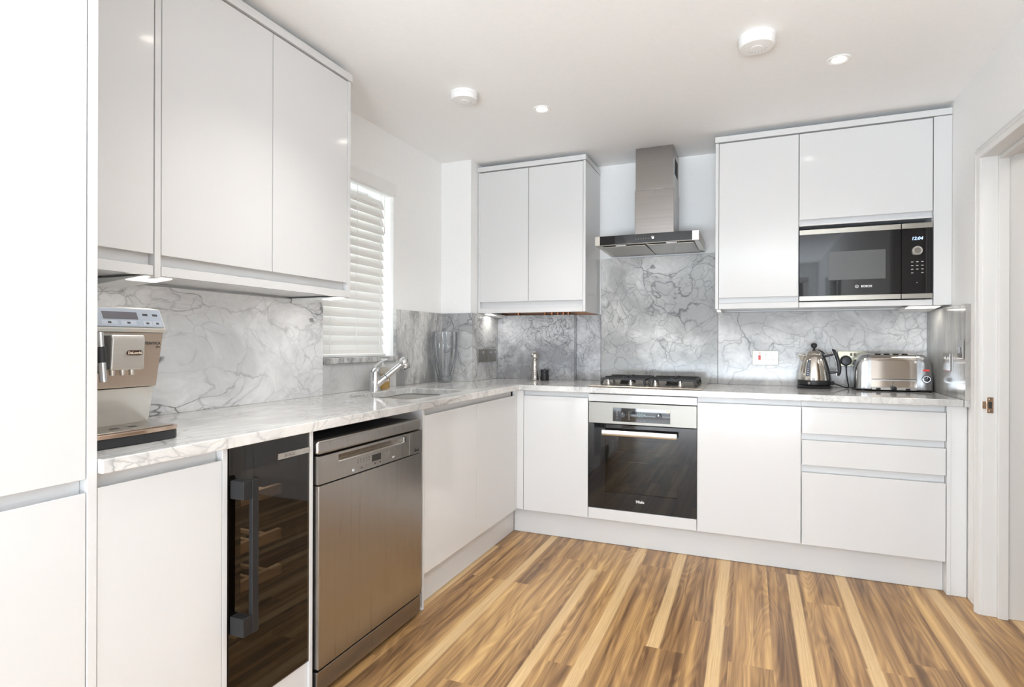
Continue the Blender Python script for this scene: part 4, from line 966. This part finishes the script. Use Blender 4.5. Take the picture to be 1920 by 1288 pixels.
# domed slanted top
rings = []
for k in range(8):
    a = k/7*PI/2*.96; r = .0275*math.cos(a); hz = .100+.026*math.sin(a)
    rings.append([(tx+r*math.cos(b_*2*PI/32)+.004*k/7, ty+r*math.sin(b_*2*PI/32)+.006*k/7, CT+hz+r*math.sin(b_*2*PI/32)*.35) for b_ in range(32)])
MB().loft(rings).build('cap', M_CHROME, tp, smooth=True)
MB().loft([[(tx-.012, ty+.0, CT+.120), (tx+.012, ty+.0, CT+.120), (tx+.012, ty+.0, CT+.128), (tx-.012, ty+.0, CT+.128)],
           [(tx-.010, ty+.045, CT+.145), (tx+.012, ty+.045, CT+.145), (tx+.012, ty+.045, CT+.151), (tx-.010, ty+.045, CT+.151)],
           [(tx-.006, ty+.100, CT+.160), (tx+.010, ty+.100, CT+.160), (tx+.010, ty+.100, CT+.163), (tx-.006, ty+.100, CT+.163)]]).build('lever', M_CHROME, tp, bevel=.0015)
hd3 = Vector((-.398, -.640, 1.052)); a3 = Vector((tx+.014, ty+.004, .945)); dv = (hd3-a3).normalized()
MB().tube([tuple(a3-dv*.012), tuple(a3+dv*.03), tuple(a3+dv*.055)], .02, 24, radii=[.019, .020, .0185]).build('spout_socket', M_CHROME, tp, smooth=True)
MB().tube([tuple(a3+dv*.055), tuple(a3+dv*.059)], .0175, 20).build('joint_ring', M_BLACK, tp)
ar = MB().tube([tuple(a3+dv*.059), tuple(a3+dv*.10), tuple(hd3-dv*.010)], .015, 24, radii=[.0165, .0150, .0145]).build('spray_arm', M_CHROME, tp, smooth=True)
nz_dir = Vector((.35, .25, -.9)).normalized()
pts = []; n_ = 10
MB().tube([tuple(hd3-dv*.014), tuple(hd3-dv*.004), tuple(hd3+dv*.010), tuple(hd3+dv*.024), tuple(hd3+dv*.030)], .02, 28, radii=[.0155, .024, .0275, .022, .010]).build('spray_head', M_CHROME, tp, smooth=True)
e0 = hd3+dv*.008
MB().tube([tuple(e0+nz_dir*.012), tuple(e0+nz_dir*.028), tuple(e0+nz_dir*.034)], .02, 28, radii=[.0245, .0245, .021]).build('spray_collar', M_CHROME, tp, smooth=True)
MB().tube([tuple(e0+nz_dir*.034), tuple(e0+nz_dir*.038)], .019, 24).build('spray_nozzle', M_BLACK, tp)

# ------------------------------------------------------------------ soap dispenser
sx0, sy0 = -.545, -.612
sd = thing('soap_dispenser', 'clear bottle of amber hand soap with pump behind the tap', 'soap dispenser', (sx0, sy0, CT))
MB().loft([rrect(sx0-.026, sx0+.026, sy0-.036, sy0+.036, .008, CT+.0005), rrect(sx0-.027, sx0+.027, sy0-.037, sy0+.037, .008, CT+.10), rrect(sx0-.020, sx0+.020, sy0-.026, sy0+.026, .010, CT+.112), rrect(sx0-.012, sx0+.012, sy0-.012, sy0+.012, .0115, CT+.118)]).build('bottle', M_BOTTLE, sd, smooth=True)
MB().loft([rrect(sx0-.024, sx0+.024, sy0-.034, sy0+.034, .007, CT+.003), rrect(sx0-.025, sx0+.025, sy0-.035, sy0+.035, .007, CT+.082)]).build('liquid_soap', M_SOAP, sd, smooth=True)
B(sx0+.0275, sx0+.0282, sy0-.018, sy0+.018, CT+.042, CT+.080).build('soap_label', M_WPLAST, sd)
MB().cyl((sx0, sy0, CT+.1185), (sx0, sy0, CT+.132), .013, n=24).cyl((sx0, sy0, CT+.132), (sx0, sy0, CT+.155), .005, n=14).box(sx0-.008, sx0+.008, sy0-.010, sy0+.034, CT+.1555, CT+.165).build('pump', subtle(mat('frosted_plastic', (.78, .79, .78), .25), (9, 9, 9), .02), sd, bevel=.0015)

# ------------------------------------------------------------------ coffee machine
cm = thing('coffee_machine', 'silver bean-to-cup coffee machine on the worktop by the tall cabinet', 'coffee machine', (-.33, -2.26, CT))
my0, my1 = -2.385, -2.140
M_CMB = subtle(mat('silver_plastic', (.50, .44, .385), .32, .75), (5, 5, 200), .02)
M_CML = subtle(mat('pale_silver_plastic', (.62, .61, .58), .25, .7), (5, 5, 200), .02)
# side profile: (x, z) polygon
MB().prism([(-.56, .925), (-.232, .925), (-.205, 1.040), (-.5595, 1.040)], my0+.004, my1-.010, 'y').build('lower_front', M_CML, cm, bevel=.002)
MB().prism([(-.56, 1.0415), (-.2045, 1.0415), (-.176, 1.186), (-.56, 1.186)], my0+.002, my1-.004, 'y').build('upper_front', M_CMB, cm, bevel=.002)
MB().prism([(-.56, 1.1865), (-.174, 1.1865), (-.170, 1.196), (-.197, 1.2505), (-.230, 1.254), (-.56, 1.254)], my0, my1, 'y').build('top_housing', subtle(mat('cream_silver', (.66, .65, .61), .3, .4), (5, 5, 5), .01), cm, bevel=.003)
# control fascia on the sloped face
fx0, fz0, fx1, fz1 = -.1712, 1.2005, -.1945, 1.2475
nx_, nz_ = (fz1-fz0), -(fx1-fx0); nl = math.hypot(nx_, nz_); nx_, nz_ = nx_/nl, nz_/nl
def onfas(u0, u1, y0_, y1_, d0, d1):
    """strip on the fascia: u along slope 0..1, offset d0..d1 outwards"""
    def q(u, d): return (fx0+(fx1-fx0)*u+nx_*d, fz0+(fz1-fz0)*u+nz_*d)
    return MB().prism([q(u0, d0), q(u1, d0), q(u1, d1), q(u0, d1)], y0_, y1_, 'y')
fs_ = onfas(0, 1, my0+.004, my1-.006, .0005, .0022).build('control_fascia', subtle(mat('blue_grey_fascia', (.36, .40, .46), .25), (5, 5, 5), .01), cm)
onfas(.40, .80, -2.300, -2.212, .0023, .0030).build('display', subtle(mat('lcd_grey', (.09, .085, .10), .3), (9, 9, 9), .02), fs_)
for y in (-2.338, -2.288, -2.240, -2.190, -2.163):
    w_ = .020 if y < -2.2 else .012
    onfas(.08, .32, y-w_, y+w_, .0023, .0026).build('button', subtle(mat('button_face', (.40, .44, .50), .3), (9, 9, 9), .02), fs_)
    onfas(.15, .25, y-.004, y+.004, .0027, .0030).build('symbol', M_PRINT, fs_)
for y in (-2.190, -2.163): onfas(.62, .74, y-.007, y+.007, .0023, .0026).build('symbol', M_PRINT, fs_)
for u_ in (.62, .76): onfas(u_, u_+.04, -2.36, -2.332, .0023, .0026).build('symbol', M_PRINT, fs_)
# spout
spt = MB().prism([(-.195, 1.180), (-.120, 1.180), (-.116, 1.170), (-.122, 1.092), (-.195, 1.092)], -2.318, -2.235, 'y').build('coffee_spout', M_CML, cm, bevel=.004, seg=3)
MB().prism([(-.198, 1.179), (-.150, 1.179), (-.150, 1.084), (-.198, 1.084)], -2.338, -2.3185, 'y').build('spout_side', M_ANTH, cm)
for y in (-2.300, -2.275, -2.252): MB().cyl((-.145, y, 1.0915), (-.145, y, 1.078), .0075, .006, n=16).build('nozzle', M_STEEL, spt, smooth=True)
# oval badge
m_ = MB(); 
pts = [(-2.2625-.013+.0065*math.cos(a)*1, 1.1345+.0065*math.sin(a)) for a in [math.radians(90+k*18) for k in range(11)]]+[(-2.2625+.013+.0065*math.cos(a), 1.1345+.0065*math.sin(a)) for a in [math.radians(-90+k*18) for k in range(11)]]
MB().prism(pts, -.1195, -.1165, 'x').build('badge', subtle(mat('dark_brown_badge', (.06, .03, .02), .3), (9, 9, 9), .02), spt)
text('lettering', "DeLonghi", .0088, (-.1160, -2.2625, 1.1315), '+x', subtle(mat('cream_print', (.75, .66, .55), .4), (9, 9, 9), .02), spt, bold=.0003, ext=.0002)
text('lettering', 'AUTENTICA', .0105, (-.1795, -2.150, 1.1545), '+x', M_PRINT, cm, align='RIGHT', ext=.0004)
text('lettering', 'plus', .0070, (-.1812, -2.150, 1.1465), '+x', M_PRINT, cm, align='RIGHT', ext=.0004)
# steam wand
wd = MB().cyl((-.118, -2.346, 1.185), (-.112, -2.341, 1.066), .0075, .0085, n=24).build('steam_wand', M_CHROME, cm, smooth=True)
MB().cyl((-.1175, -2.3452, 1.150), (-.115, -2.3432, 1.112), .0105, .0112, n=24).build('wand_grip', M_BLACK, wd, smooth=True)
MB().box(-.176, -.118, -2.360, -2.336, 1.176, 1.186).build('wand_mount', M_ANTH, cm, bevel=.003)
# drip tray with bowed front
bow = [(-.30, my1-.004)]
tr_pts = [(-.30, my0-.005), (-.094, my0-.005), (-.090, -2.26), (-.096, -2.17), (-.104, my1-.018), (-.120, my1-.008), (-.30, my1-.006)]
MB().prism(tr_pts, CT+.001, CT+.024, 'z').build('drip_tray', M_BLACK, cm, bevel=.003, seg=3)
tr2 = [(x+(.0015 if x > -.2 else 0), y) for x, y in tr_pts]
MB().prism(tr2, CT+.0243, CT+.034, 'z').build('tray_edge', subtle(mat('bronze_edge', (.62, .47, .37), .2, 1.), (5, 5, 5), .02), cm, bevel=.0012)
tg = MB().prism([(-.228, my0), (-.108, my0), (-.106, -2.26), (-.112, my1-.020), (-.228, my1-.016)], CT+.0343, CT+.037, 'z').build('tray_grid', M_STEEL, cm, bevel=.0008)
for y in (-2.345, -2.285, -2.240): MB().prism([(-.165, y-.009), (-.150, y-.007), (-.150, y+.009), (-.165, y+.007)], CT+.0371, CT+.0376, 'z').build('tray_hole', M_DARK, tg)
